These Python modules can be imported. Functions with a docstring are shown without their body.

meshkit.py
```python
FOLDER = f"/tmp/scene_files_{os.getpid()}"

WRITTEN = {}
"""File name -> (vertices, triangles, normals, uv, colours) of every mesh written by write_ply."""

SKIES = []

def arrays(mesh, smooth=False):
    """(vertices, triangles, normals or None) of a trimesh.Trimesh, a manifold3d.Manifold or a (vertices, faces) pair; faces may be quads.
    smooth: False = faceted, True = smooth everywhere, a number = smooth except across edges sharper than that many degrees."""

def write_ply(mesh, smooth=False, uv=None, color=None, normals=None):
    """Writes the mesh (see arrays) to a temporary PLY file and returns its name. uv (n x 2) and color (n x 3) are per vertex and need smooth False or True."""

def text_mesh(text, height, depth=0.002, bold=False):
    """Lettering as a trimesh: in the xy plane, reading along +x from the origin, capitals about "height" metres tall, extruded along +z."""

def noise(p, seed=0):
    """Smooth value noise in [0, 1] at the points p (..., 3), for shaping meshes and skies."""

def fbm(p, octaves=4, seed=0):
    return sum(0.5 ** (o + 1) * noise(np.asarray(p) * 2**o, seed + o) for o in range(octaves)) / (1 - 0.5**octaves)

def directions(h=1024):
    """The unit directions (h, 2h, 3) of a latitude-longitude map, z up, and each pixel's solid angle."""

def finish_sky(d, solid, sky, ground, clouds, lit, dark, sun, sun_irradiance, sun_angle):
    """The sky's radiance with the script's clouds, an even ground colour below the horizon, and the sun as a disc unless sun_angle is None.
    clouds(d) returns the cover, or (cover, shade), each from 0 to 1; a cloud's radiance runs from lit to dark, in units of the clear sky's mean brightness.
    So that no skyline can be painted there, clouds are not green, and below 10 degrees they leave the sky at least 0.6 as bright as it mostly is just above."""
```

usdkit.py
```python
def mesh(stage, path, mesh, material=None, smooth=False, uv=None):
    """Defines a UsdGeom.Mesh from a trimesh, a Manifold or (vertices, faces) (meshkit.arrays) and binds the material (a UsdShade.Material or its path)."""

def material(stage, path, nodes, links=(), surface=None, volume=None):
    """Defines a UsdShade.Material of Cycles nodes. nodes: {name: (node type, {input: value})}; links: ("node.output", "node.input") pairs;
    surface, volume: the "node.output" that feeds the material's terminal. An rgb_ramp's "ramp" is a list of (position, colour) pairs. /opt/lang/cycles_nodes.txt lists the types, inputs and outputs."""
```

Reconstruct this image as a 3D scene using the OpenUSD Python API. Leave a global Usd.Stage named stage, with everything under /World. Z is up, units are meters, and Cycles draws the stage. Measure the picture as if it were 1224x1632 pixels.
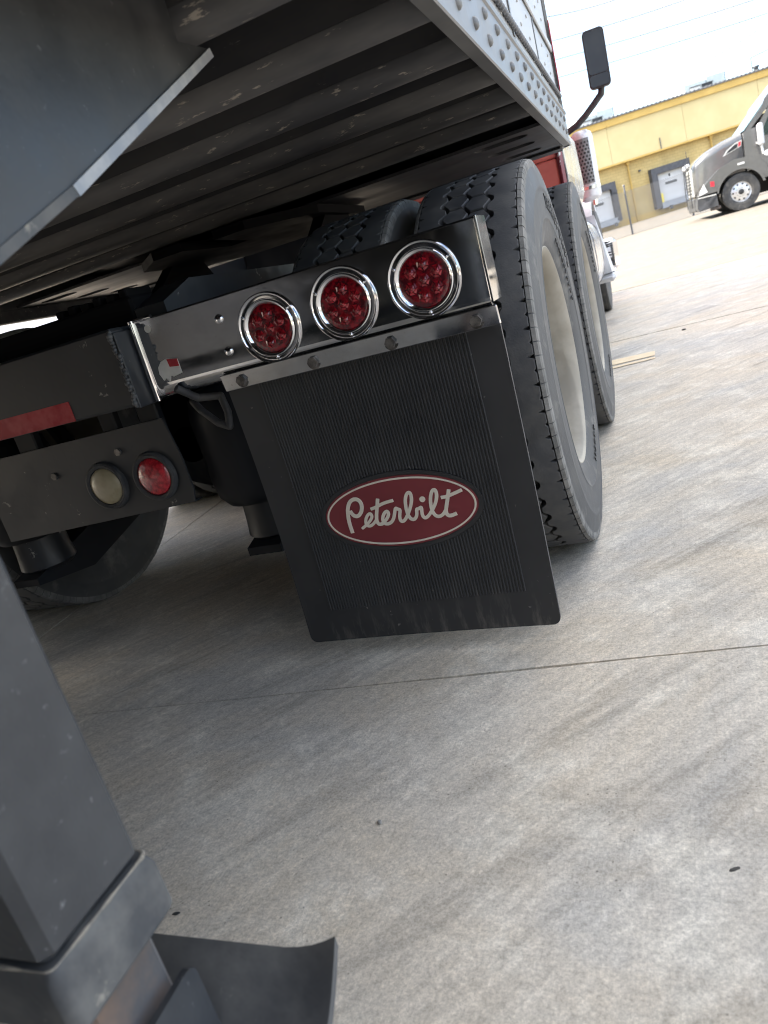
import math, random, sys
import numpy as np
import trimesh
from shapely.geometry import Polygon, LineString, Point, box as sbox
from shapely import affinity
from shapely.ops import unary_union
from pxr import Usd, UsdGeom, UsdLux, UsdShade, Gf, Sdf, Vt
sys.path.insert(0, "/opt/lang")
import usdkit, meshkit

random.seed(4)
RNG = np.random.default_rng(4)
PI = math.pi

# ------------------------------------------------------------------ stage, camera, sky, sun, exposure
stage = Usd.Stage.CreateInMemory()
UsdGeom.SetStageUpAxis(stage, UsdGeom.Tokens.z)
UsdGeom.SetStageMetersPerUnit(stage, 1.0)
UsdGeom.Xform.Define(stage, "/World")
UsdGeom.Scope.Define(stage, "/World/Looks")

CAM = np.array([1.4434, -2.0649, 0.8146])
YAW, PITCH, ROLL, FPX = 0.4119, -0.2893, 0.2781, 1139.87
EXPOSURE = 2.82
SUN_AZ = math.radians(10)        # the sun stands to the left of the truck, a touch behind
SUN_EL = math.radians(42)
SUN_INTENSITY, SKY_STRENGTH = 0.7, 0.07

_f = np.array([-math.sin(YAW) * math.cos(PITCH), math.cos(YAW) * math.cos(PITCH), math.sin(PITCH)])
_r0 = np.array([math.cos(YAW), math.sin(YAW), 0.0])
_u0 = np.cross(_r0, _f)
_r = math.cos(ROLL) * _r0 - math.sin(ROLL) * _u0
_u = math.cos(ROLL) * _u0 + math.sin(ROLL) * _r0
cam = UsdGeom.Camera.Define(stage, "/World/camera")
cam.AddTransformOp().Set(Gf.Matrix4d(*_r, 0, *_u, 0, *(-_f), 0, *CAM, 1))
cam.CreateHorizontalApertureAttr(7.366)
cam.CreateVerticalApertureAttr(7.366 * 1632 / 1224)
cam.CreateFocalLengthAttr(7.366 * FPX / 1224)
cam.CreateClippingRangeAttr(Gf.Vec2f(0.02, 2000))
cam.CreateFStopAttr(1.7)
cam.CreateFocusDistanceAttr(1.75)
cam.CreateExposureAttr(EXPOSURE)

SUN = np.array([-math.cos(SUN_AZ) * math.cos(SUN_EL), -math.sin(SUN_AZ) * math.cos(SUN_EL), math.sin(SUN_EL)])
dome = UsdLux.DomeLight.Define(stage, "/World/sky")
sky_mat = usdkit.material(stage, "/World/Looks/sky", {
    "sky": ("sky_texture", {"sky_type": "single_scattering", "sun_disc": False, "sun_elevation": SUN_EL,
                            "sun_rotation": math.atan2(SUN[0], SUN[1]), "air_density": 1.0, "aerosol_density": 1.0, "ozone_density": 1.0}),
    "tc": ("texture_coordinate", {}),
    "map": ("mapping", {"scale": (1.6, 1.6, 3.4)}),
    "n": ("noise_texture", {"scale": 1.7, "detail": 7.0, "roughness": 0.55, "distortion": 0.35}),
    "ramp": ("rgb_ramp", {"ramp": [(0.42, (0.0, 0.0, 0.0)), (0.62, (0.95, 0.95, 0.95))]}),
    "mix": ("mix", {"mix_type": "mix"}),
    "sep": ("separate_xyz", {}),
    "lum": ("math", {"math_type": "multiply_add", "value2": 1.6, "value3": 0.13}),
    "cloud": ("mix", {"mix_type": "multiply", "fac": 1.0, "color1": (7.1, 6.95, 6.75)}),
    "bg": ("background_shader", {"strength": SKY_STRENGTH}),
}, [("tc.generated", "map.vector"), ("map.vector", "n.vector"), ("n.fac", "ramp.fac"), ("ramp.color", "mix.fac"),
    ("sky.color", "mix.color1"), ("tc.generated", "sep.vector"), ("sep.z", "lum.value1"), ("lum.value", "cloud.color2"), ("cloud.color", "mix.color2"), ("mix.color", "bg.color")], surface="bg.background")
UsdShade.MaterialBindingAPI.Apply(dome.GetPrim()).Bind(sky_mat)

sun = UsdLux.DistantLight.Define(stage, "/World/sun")
sun.CreateIntensityAttr(SUN_INTENSITY)
sun.CreateNormalizeAttr(True)
sun.CreateAngleAttr(0.8)
sun.CreateColorAttr(Gf.Vec3f(1.0, 0.93, 0.82))
_z = SUN
_x = np.cross([0, 0, 1.0], _z); _x /= np.linalg.norm(_x)
_y = np.cross(_z, _x)
sun.AddTransformOp().Set(Gf.Matrix4d(*_x, 0, *_y, 0, *_z, 0, 0, 0, 20, 1))

# ------------------------------------------------------------------ helpers
NAMES, ORIGIN = {}, {"/World": np.zeros(3)}

def unique(parent, name):
    k = NAMES.get((parent, name), 0)
    NAMES[(parent, name)] = k + 1
    return f"{parent}/{name}" if k == 0 else f"{parent}/{name}_{k:03d}"

def tag(path, label=None, cat=None, group=None, kind=None):
    p = stage.GetPrimAtPath(path)
    for k, v in (("label", label), ("category", cat), ("group", group), ("kind", kind)):
        if v:
            p.SetCustomDataByKey(k, v)
    return path

def thing(name, label, cat, origin=(0, 0, 0), group=None, kind=None):
    path = unique("/World", name)
    x = UsdGeom.Xform.Define(stage, path)
    x.AddTranslateOp().Set(Gf.Vec3d(*map(float, origin)))
    ORIGIN[path] = np.array(origin, float)
    return tag(path, label, cat, group, kind)

def part(parent, name, mesh, mat, smooth=False, label=None, kind=None):
    """a mesh given in world coordinates, put under its thing or part"""
    path = unique(parent, name)
    o = ORIGIN[parent]
    ORIGIN[path] = o
    if isinstance(mesh, list):
        mesh = trimesh.util.concatenate(mesh)
    if isinstance(mesh, tuple):
        mesh = (np.asarray(mesh[0], float) - o, mesh[1])
    else:
        mesh = trimesh.Trimesh(np.asarray(mesh.vertices) - o, mesh.faces, process=False)
    usdkit.mesh(stage, path, mesh, M[mat], smooth)
    return tag(path, label, None, None, kind)

def single(name, mesh, mat, label, cat, smooth=False, group=None, kind=None):
    path = part("/World", name, mesh, mat, smooth)
    return tag(path, label, cat, group, kind)

def bx(x0, x1, y0, y1, z0, z1, b=0.0):
    lo, hi = np.array([x0, y0, z0], float), np.array([x1, y1, z1], float)
    lo, hi = np.minimum(lo, hi), np.maximum(lo, hi)
    if b <= 0:
        m = trimesh.creation.box(extents=hi - lo)
        m.apply_translation((lo + hi) / 2)
        return m
    b = min(b, 0.45 * (hi - lo).min())
    pts = []
    for sx in (0, 1):
        for sy in (0, 1):
            for sz in (0, 1):
                c = np.where([sx, sy, sz], hi, lo)
                d = np.where([sx, sy, sz], -1, 1) * b
                for k in range(3):
                    q = c + d
                    q[k] = c[k]
                    pts.append(q)
    return trimesh.convex.convex_hull(np.array(pts))

def tube(p0, p1, r, n=12, r1=None):
    p0, p1 = np.array(p0, float), np.array(p1, float)
    d = p1 - p0
    L = np.linalg.norm(d); d /= L
    a = np.cross(d, [0, 0, 1.0]) if abs(d[2]) < 0.9 else np.cross(d, [1.0, 0, 0])
    a /= np.linalg.norm(a); b = np.cross(d, a)
    t = np.arange(n) / n * 2 * PI
    ring = np.cos(t)[:, None] * a + np.sin(t)[:, None] * b
    v = np.vstack([p0 + r * ring, p1 + (r if r1 is None else r1) * ring, p0, p1])
    f = []
    for i in range(n):
        j = (i + 1) % n
        f += [[i, j, n + j], [i, n + j, n + i], [2 * n, j, i], [2 * n + 1, n + i, n + j]]
    m = trimesh.Trimesh(v, f, process=False)
    return m

def poly_tube(pts, r, n=10):
    return trimesh.util.concatenate([tube(a, b, r, n) for a, b in zip(pts[:-1], pts[1:])] +
                                    [_ball(p, r) for p in pts[1:-1]])

def _ball(c, r, sub=1):
    m = trimesh.creation.icosphere(subdivisions=sub, radius=r)
    m.apply_translation(c)
    return m

def revolve(profile, axis, centre, n=48, a0=0.0, a1=2 * PI, closed=False):
    """profile: (along, radius) pairs about 'axis' ('x','y','z', sign by '-x')"""
    pr = np.array(profile, float)
    full = abs(a1 - a0 - 2 * PI) < 1e-6
    t = a0 + np.arange(n if full else n + 1) / n * (a1 - a0)
    A = pr[:, 0][None, :].repeat(len(t), 0)
    C = np.cos(t)[:, None] * pr[:, 1]
    S = np.sin(t)[:, None] * pr[:, 1]
    ax = axis[-1]
    sg = -1 if axis[0] == "-" else 1
    if ax == "x":
        V = np.stack([sg * A, sg * C, S], -1)
    elif ax == "y":
        V = np.stack([-sg * C, sg * A, S], -1)
    else:
        V = np.stack([C, sg * S, sg * A], -1)
    m = len(pr)
    nt = len(t)
    v = V.reshape(-1, 3) + np.array(centre, float)
    f = []
    for i in range(nt if full else nt - 1):
        j = (i + 1) % nt
        for k in range(m if closed else m - 1):
            l = (k + 1) % m
            f += [[i * m + k, i * m + l, j * m + l], [i * m + k, j * m + l, j * m + k]]
    return trimesh.Trimesh(v, f, process=False)

def ext(poly, h):
    gs = getattr(poly, "geoms", [poly])
    return trimesh.util.concatenate([trimesh.creation.extrude_polygon(g, h, engine="earcut") for g in gs if g.area > 1e-9])

def ext_axis(poly, a0, a1, axis):
    """extrude a polygon: axis 'x' -> polygon in (y,z); 'y' -> (x,z); 'z' -> (x,y); between a0 and a1"""
    m = ext(poly, abs(a1 - a0))
    v = m.vertices.copy()
    lo = min(a0, a1)
    if axis == "x":
        w = np.stack([v[:, 2] + lo, v[:, 0], v[:, 1]], -1)
    elif axis == "y":
        w = np.stack([v[:, 0], v[:, 2] + lo, v[:, 1]], -1)
        m.faces = m.faces[:, ::-1]
    else:
        w = np.stack([v[:, 0], v[:, 1], v[:, 2] + lo], -1)
    return trimesh.Trimesh(w, m.faces, process=False)

def sheet(points, t, a0, a1, axis, join=1):
    return ext_axis(LineString(points).buffer(t / 2, cap_style=2, join_style=join, quad_segs=6), a0, a1, axis)

def chaikin(p, n=3):
    p = np.array(p, float)
    for _ in range(n):
        q = np.empty((2 * (len(p) - 1), 2))
        q[0::2] = 0.75 * p[:-1] + 0.25 * p[1:]
        q[1::2] = 0.25 * p[:-1] + 0.75 * p[1:]
        p = np.vstack([p[:1], q, p[-1:]])
    return p

def xf(m, Mx):
    m = m.copy(); m.apply_transform(Mx); return m

# ------------------------------------------------------------------ materials
M = {}
def mat(name, nodes, links, surface="p.BSDF"):
    M[name] = usdkit.material(stage, f"/World/Looks/{name}", nodes, links, surface=surface)

def worn(name, col, col2, rough=0.5, rough2=None, metallic=0.0, scale=9.0, lo=0.42, hi=0.66, bump=0.0, bscale=120.0,
         speck=None, speck_at=(0.70, 0.74), speck_scale=60.0, coat=0.0, stretch=(1, 1, 1), spec=0.5, detail=7.0):
    """a paint / rubber / metal whose colour wanders between two tones with noise; optional pale specks and fine relief"""
    rough2 = rough if rough2 is None else rough2
    nodes = {
        "tc": ("texture_coordinate", {}),
        "map": ("mapping", {"scale": stretch}),
        "n": ("noise_texture", {"scale": scale, "detail": detail, "roughness": 0.62}),
        "r": ("rgb_ramp", {"ramp": [(lo, col), (hi, col2)]}),
        "rr": ("rgb_ramp", {"ramp": [(lo, (rough,) * 3), (hi, (rough2,) * 3)]}),
        "p": ("principled_bsdf", {"metallic": metallic, "coat_weight": coat, "coat_roughness": 0.08, "specular_ior_level": spec}),
    }
    links = [("tc.object", "map.vector"), ("map.vector", "n.vector"), ("n.fac", "r.fac"), ("n.fac", "rr.fac"), ("rr.color", "p.roughness")]
    colour = "r.color"
    if speck:
        nodes["sn"] = ("noise_texture", {"scale": speck_scale, "detail": 5.0, "roughness": 0.65})
        nodes["sr"] = ("rgb_ramp", {"ramp": [(speck_at[0], (0, 0, 0)), (speck_at[1], (1, 1, 1))]})
        nodes["sm"] = ("mix", {"color2": speck})
        links += [("map.vector", "sn.vector"), ("sn.fac", "sr.fac"), ("sr.color", "sm.fac"), (colour, "sm.color1")]
        colour = "sm.color"
    links.append((colour, "p.base_color"))
    if bump:
        nodes["bn"] = ("noise_texture", {"scale": bscale, "detail": 4.0})
        nodes["b"] = ("bump", {"strength": bump, "distance": 0.002})
        links += [("tc.object", "bn.vector"), ("bn.fac", "b.height"), ("b.normal", "p.normal")]
    mat(name, nodes, links)

worn("rubber", (0.037, 0.037, 0.038), (0.074, 0.071, 0.066), 0.55, 0.75, scale=6, bump=0.25, bscale=160, speck=(0.17, 0.158, 0.138), speck_at=(0.56, 0.80), speck_scale=9)
worn("tread_rubber", (0.052, 0.052, 0.054), (0.096, 0.093, 0.088), 0.6, 0.8, scale=14, bump=0.3, bscale=220)
worn("dusty_rubber", (0.10, 0.096, 0.088), (0.19, 0.18, 0.165), 0.85, 0.9, scale=18, bump=0.4, bscale=160)
mat("flap_rubber", {
    "tc": ("texture_coordinate", {}), "n": ("noise_texture", {"scale": 6.0, "detail": 8.0, "roughness": 0.65}),
    "r": ("rgb_ramp", {"ramp": [(0.38, (0.019, 0.0195, 0.021)), (0.68, (0.029, 0.029, 0.030))]}),
    "rr": ("rgb_ramp", {"ramp": [(0.38, (0.38,) * 3), (0.68, (0.58,) * 3)]}),
    "sep": ("separate_xyz", {}), "foot": ("rgb_ramp", {"ramp": [(0.055, (0.75,) * 3), (0.12, (0.25,) * 3), (0.20, (0.0,) * 3)]}),
    "map": ("mapping", {"scale": (34.0, 34.0, 7.0)}), "sn": ("noise_texture", {"scale": 1.0, "detail": 8.0, "roughness": 0.72}),
    "sr": ("rgb_ramp", {"ramp": [(0.52, (0, 0, 0)), (0.66, (1, 1, 1))]}), "sm": ("mix", {"mix_type": "multiply", "fac": 1.0}),
    "mud": ("mix", {"color2": (0.115, 0.105, 0.092)}),
    "dn": ("noise_texture", {"scale": 70.0, "detail": 4.0, "roughness": 0.6}), "dr": ("rgb_ramp", {"ramp": [(0.70, (0, 0, 0)), (0.74, (0.9, 0.9, 0.9))]}),
    "dust": ("mix", {"color2": (0.17, 0.16, 0.145)}),
    "bn": ("noise_texture", {"scale": 260.0, "detail": 4.0}), "b": ("bump", {"strength": 0.1, "distance": 0.002}),
    "p": ("principled_bsdf", {})},
    [("tc.object", "n.vector"), ("n.fac", "r.fac"), ("n.fac", "rr.fac"), ("tc.object", "sep.vector"), ("sep.z", "foot.fac"), ("tc.object", "map.vector"), ("map.vector", "sn.vector"), ("sn.fac", "sr.fac"),
     ("foot.color", "sm.color1"), ("sr.color", "sm.color2"), ("sm.color", "mud.fac"), ("r.color", "mud.color1"), ("tc.object", "dn.vector"), ("dn.fac", "dr.fac"), ("dr.color", "dust.fac"), ("mud.color", "dust.color1"),
     ("dust.color", "p.base_color"), ("rr.color", "p.roughness"), ("tc.object", "bn.vector"), ("bn.fac", "b.height"), ("b.normal", "p.normal")])
worn("black_paint", (0.010, 0.011, 0.013), (0.022, 0.0225, 0.025), 0.4, 0.6, scale=6, bump=0.15, bscale=90, speck=(0.20, 0.19, 0.17), speck_at=(0.665, 0.70), speck_scale=18)
worn("frame_black", (0.007, 0.008, 0.010), (0.016, 0.016, 0.018), 0.5, 0.7, scale=5, bump=0.2, bscale=70, spec=0.25)
worn("underside_scuff_bounce", (0.055, 0.055, 0.059), (0.155, 0.149, 0.143), 0.55, 0.8, scale=5.0, lo=0.36, hi=0.66, bump=0.35, bscale=60, speck=(0.36, 0.32, 0.27), speck_at=(0.62, 0.68), speck_scale=45, stretch=(0.35, 1.6, 1.6))  # scuffs and dust, with bounce light on lower edges put into the colour
worn("grease_black", (0.004, 0.004, 0.005), (0.009, 0.009, 0.010), 0.7, 0.9, scale=6, spec=0.08)
worn("underside", (0.020, 0.021, 0.026), (0.055, 0.052, 0.050), 0.55, 0.8, scale=3.0, lo=0.40, hi=0.74, bump=0.35, bscale=60, speck=(0.18, 0.165, 0.145), speck_at=(0.67, 0.74), speck_scale=30, stretch=(0.6, 2.4, 2.4))
worn("leg_paint", (0.024, 0.025, 0.027), (0.041, 0.042, 0.0435), 0.38, 0.55, scale=8, bump=0.12, bscale=110, speck=(0.17, 0.172, 0.175), speck_at=(0.64, 0.80), speck_scale=85)
worn("leg_band", (0.040, 0.042, 0.045), (0.115, 0.112, 0.106), 0.5, 0.7, scale=11, bump=0.25, bscale=90, speck=(0.34, 0.31, 0.25), speck_at=(0.66, 0.80), speck_scale=24)
worn("sealer", (0.16, 0.145, 0.12), (0.34, 0.30, 0.24), 0.7, 0.8, scale=40, bump=0.3)
worn("foot_steel", (0.055, 0.056, 0.058), (0.115, 0.112, 0.106), 0.5, 0.7, scale=9, bump=0.25, bscale=90, speck=(0.30, 0.28, 0.24), speck_at=(0.66, 0.80), speck_scale=26)
worn("rusty_steel", (0.07, 0.068, 0.07), (0.17, 0.115, 0.085), 0.45, 0.7, scale=10, bump=0.25, bscale=90, speck=(0.45, 0.42, 0.36), speck_at=(0.72, 0.77), speck_scale=18)
worn("worn_edge", (0.26, 0.28, 0.31), (0.38, 0.39, 0.40), 0.45, 0.6, scale=30, bump=0.2)
worn("wheel_white", (0.25, 0.222, 0.175), (0.34, 0.305, 0.248), 0.5, 0.65, scale=7, bump=0.1, bscale=80, speck=(0.28, 0.22, 0.16), speck_at=(0.72, 0.84), speck_scale=16)
worn("red_paint", (0.46, 0.085, 0.065), (0.54, 0.12, 0.09), 0.35, 0.5, scale=5, coat=0.5, speck=(0.5, 0.45, 0.42), speck_at=(0.74, 0.76), speck_scale=30)
worn("maroon_paint", (0.13, 0.012, 0.022), (0.17, 0.02, 0.03), 0.25, 0.35, scale=5, coat=0.6, speck=(0.42, 0.41, 0.40), speck_at=(0.585, 0.60), speck_scale=8)
worn("trailer_white", (0.30, 0.30, 0.297), (0.37, 0.37, 0.363), 0.4, 0.5, scale=4, stretch=(1, 1, 0.5))
worn("rail_metal", (0.13, 0.131, 0.131), (0.20, 0.198, 0.192), 0.4, 0.55, metallic=0.35, scale=7, bump=0.1, bscale=90, speck=(0.22, 0.20, 0.17), speck_at=(0.68, 0.8), speck_scale=15)
worn("chrome", (0.80, 0.80, 0.82), (0.72, 0.72, 0.74), 0.035, 0.07, metallic=1.0, scale=20)
worn("stainless", (0.66, 0.66, 0.67), (0.55, 0.55, 0.56), 0.055, 0.13, metallic=1.0, scale=12, lo=0.4, hi=0.72, bump=0.06, bscale=9, stretch=(1.0, 1.0, 1.6), speck=(0.30, 0.29, 0.27), speck_at=(0.66, 0.71), speck_scale=110)
worn("polished_tank", (0.74, 0.75, 0.78), (0.66, 0.67, 0.69), 0.14, 0.26, metallic=0.9, scale=6)
worn("hex_bolt", (0.09, 0.085, 0.08), (0.24, 0.22, 0.20), 0.35, 0.6, metallic=0.8, scale=50)
worn("red_tape", (0.30, 0.012, 0.02), (0.38, 0.018, 0.028), 0.25, 0.4, scale=18, coat=0.4, speck=(0.11, 0.01, 0.014), speck_at=(0.6, 0.72), speck_scale=22)
worn("white_tape", (0.55, 0.53, 0.49), (0.66, 0.64, 0.60), 0.4, 0.6, scale=18)
worn("emblem_red", (0.175, 0.026, 0.032), (0.20, 0.031, 0.037), 0.42, 0.5, scale=8, bump=0.05, bscale=300)
worn("emblem_white", (0.66, 0.60, 0.50), (0.72, 0.66, 0.56), 0.5, 0.6, scale=20)
worn("red_led", (0.13, 0.003, 0.007), (0.40, 0.012, 0.022), 0.12, 0.2, scale=60, coat=0.8)
worn("red_back", (0.20, 0.03, 0.035), (0.34, 0.05, 0.055), 0.25, 0.35, scale=40, coat=0.5)
worn("red_reflector", (0.20, 0.006, 0.011), (0.50, 0.022, 0.032), 0.12, 0.2, scale=85, coat=0.9, bump=0.6, bscale=150)
worn("dirty_lens", (0.24, 0.195, 0.115), (0.31, 0.26, 0.165), 0.3, 0.5, scale=16, coat=0.3)
worn("black_plastic", (0.016, 0.017, 0.019), (0.026, 0.027, 0.03), 0.4, 0.5, scale=12)
worn("silver_plastic", (0.52, 0.53, 0.55), (0.60, 0.60, 0.62), 0.3, 0.4, scale=6, metallic=0.3)
worn("hose", (0.02, 0.02, 0.022), (0.05, 0.048, 0.046), 0.6, 0.7, scale=30, bump=0.5, bscale=300)
# far things
worn("yellow_panel", (0.55, 0.45, 0.225), (0.59, 0.49, 0.255), 0.5, 0.6, scale=0.7)
worn("ochre_paint", (0.50, 0.33, 0.085), (0.55, 0.37, 0.105), 0.5, 0.6, scale=1.2)
worn("roof_unit_paint", (0.42, 0.47, 0.46), (0.50, 0.54, 0.53), 0.4, 0.5, scale=2)
worn("dark_vent", (0.05, 0.055, 0.06), (0.09, 0.095, 0.10), 0.6, 0.7, scale=8)
worn("dock_rubber", (0.05, 0.052, 0.06), (0.085, 0.087, 0.095), 0.7, 0.8, scale=5)
worn("dock_white", (0.58, 0.59, 0.61), (0.66, 0.67, 0.68), 0.4, 0.5, scale=2)
worn("dock_grey", (0.27, 0.29, 0.32), (0.34, 0.36, 0.39), 0.5, 0.6, scale=3)
worn("safety_yellow", (0.75, 0.60, 0.05), (0.8, 0.66, 0.08), 0.4, 0.5, scale=5)
worn("galvanised", (0.13, 0.13, 0.135), (0.20, 0.20, 0.205), 0.5, 0.6, metallic=0.4, scale=20)
worn("kerb_stone", (0.30, 0.29, 0.27), (0.38, 0.37, 0.345), 0.8, 0.9, scale=3)
worn("grey_truck_paint", (0.125, 0.125, 0.126), (0.145, 0.144, 0.143), 0.22, 0.3, scale=2, metallic=0.5, coat=1.0)
worn("grey_truck_skirt", (0.05, 0.052, 0.056), (0.07, 0.072, 0.077), 0.35, 0.5, scale=4, metallic=0.2)
worn("wheel_alloy", (0.72, 0.72, 0.72), (0.62, 0.62, 0.61), 0.22, 0.35, metallic=0.7, scale=20)
worn("white_paint", (0.74, 0.74, 0.73), (0.80, 0.80, 0.79), 0.35, 0.45, scale=2)
worn("badge_red", (0.55, 0.03, 0.05), (0.6, 0.04, 0.06), 0.3, 0.4, scale=8)
worn("cable", (0.05, 0.05, 0.055), (0.07, 0.07, 0.075), 0.6, 0.6, scale=8)
worn("added_wall_grey", (0.045, 0.045, 0.047), (0.07, 0.069, 0.067), 0.7, 0.85, scale=1.2)
worn("stone", (0.22, 0.21, 0.19), (0.42, 0.40, 0.37), 0.8, 0.9, scale=60)
worn("dark_chip", (0.04, 0.038, 0.034), (0.08, 0.075, 0.066), 0.8, 0.9, scale=60)
worn("bark", (0.09, 0.07, 0.05), (0.15, 0.12, 0.09), 0.9, 0.9, scale=12)
mat("leaf", {"o": ("object_info", {}), "tc": ("texture_coordinate", {}), "n": ("noise_texture", {"scale": 1.3, "detail": 3.0}),
             "r": ("rgb_ramp", {"ramp": [(0.35, (0.045, 0.085, 0.02)), (0.68, (0.11, 0.16, 0.035))]}),
             "d": ("diffuse_bsdf", {}), "t": ("translucent_bsdf", {}), "m": ("mix_closure", {"fac": 0.4})},
    [("tc.object", "n.vector"), ("n.fac", "r.fac"), ("r.color", "d.color"), ("r.color", "t.color"), ("d.BSDF", "m.closure1"), ("t.BSDF", "m.closure2")], surface="m.closure")
worn("red_lens", (0.05, 0.001, 0.004), (0.20, 0.004, 0.010), 0.10, 0.16, scale=75, lo=0.42, hi=0.62, coat=1.0, detail=3.0, bump=0.5, bscale=160)
mat("window_glass", {"fr": ("fresnel", {"IOR": 1.5}), "t": ("transparent_bsdf", {"color": (0.55, 0.68, 0.68)}),
                     "g": ("glossy_bsdf", {"color": (0.95, 0.95, 0.95), "roughness": 0.02}), "m": ("mix_closure", {})},
    [("fr.fac", "m.fac"), ("t.BSDF", "m.closure1"), ("g.BSDF", "m.closure2")], surface="m.closure")
worn("tinted_glass", (0.13, 0.20, 0.215), (0.17, 0.245, 0.26), 0.12, 0.16, scale=1.0, spec=0.35)
mat("mirror_glass", {"p": ("principled_bsdf", {"base_color": (0.42, 0.45, 0.5), "metallic": 1.0, "roughness": 0.02})}, [])
# block wall of the warehouse: fine coursed blockwork, too far away to pick apart
mat("yellow_block", {
    "g": ("texture_coordinate", {}),
    "sx": ("separate_xyz", {}), "dot": ("vector_math", {"math_type": "dot_product", "vector2": (0.9164, 0.4003, 0.0)}), "cx": ("combine_xyz", {}),
    "b": ("brick_texture", {"scale": 1.0, "brick_width": 0.4, "row_height": 0.2, "mortar_size": 0.012, "color1": (0.50, 0.375, 0.155), "color2": (0.54, 0.41, 0.18), "mortar": (0.40, 0.295, 0.12)}),
    "n": ("noise_texture", {"scale": 0.8, "detail": 5.0}), "r": ("rgb_ramp", {"ramp": [(0.3, (0.82, 0.82, 0.82)), (0.7, (1.06, 1.06, 1.06))]}),
    "m": ("mix", {"mix_type": "multiply", "fac": 1.0}), "p": ("principled_bsdf", {"roughness": 0.8})},
    [("g.object", "dot.vector1"), ("g.object", "sx.vector"), ("dot.value", "cx.x"), ("sx.z", "cx.y"), ("cx.vector", "b.vector"), ("g.object", "n.vector"), ("n.fac", "r.fac"),
     ("b.color", "m.color1"), ("r.color", "m.color2"), ("m.color", "p.base_color")])

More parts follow.
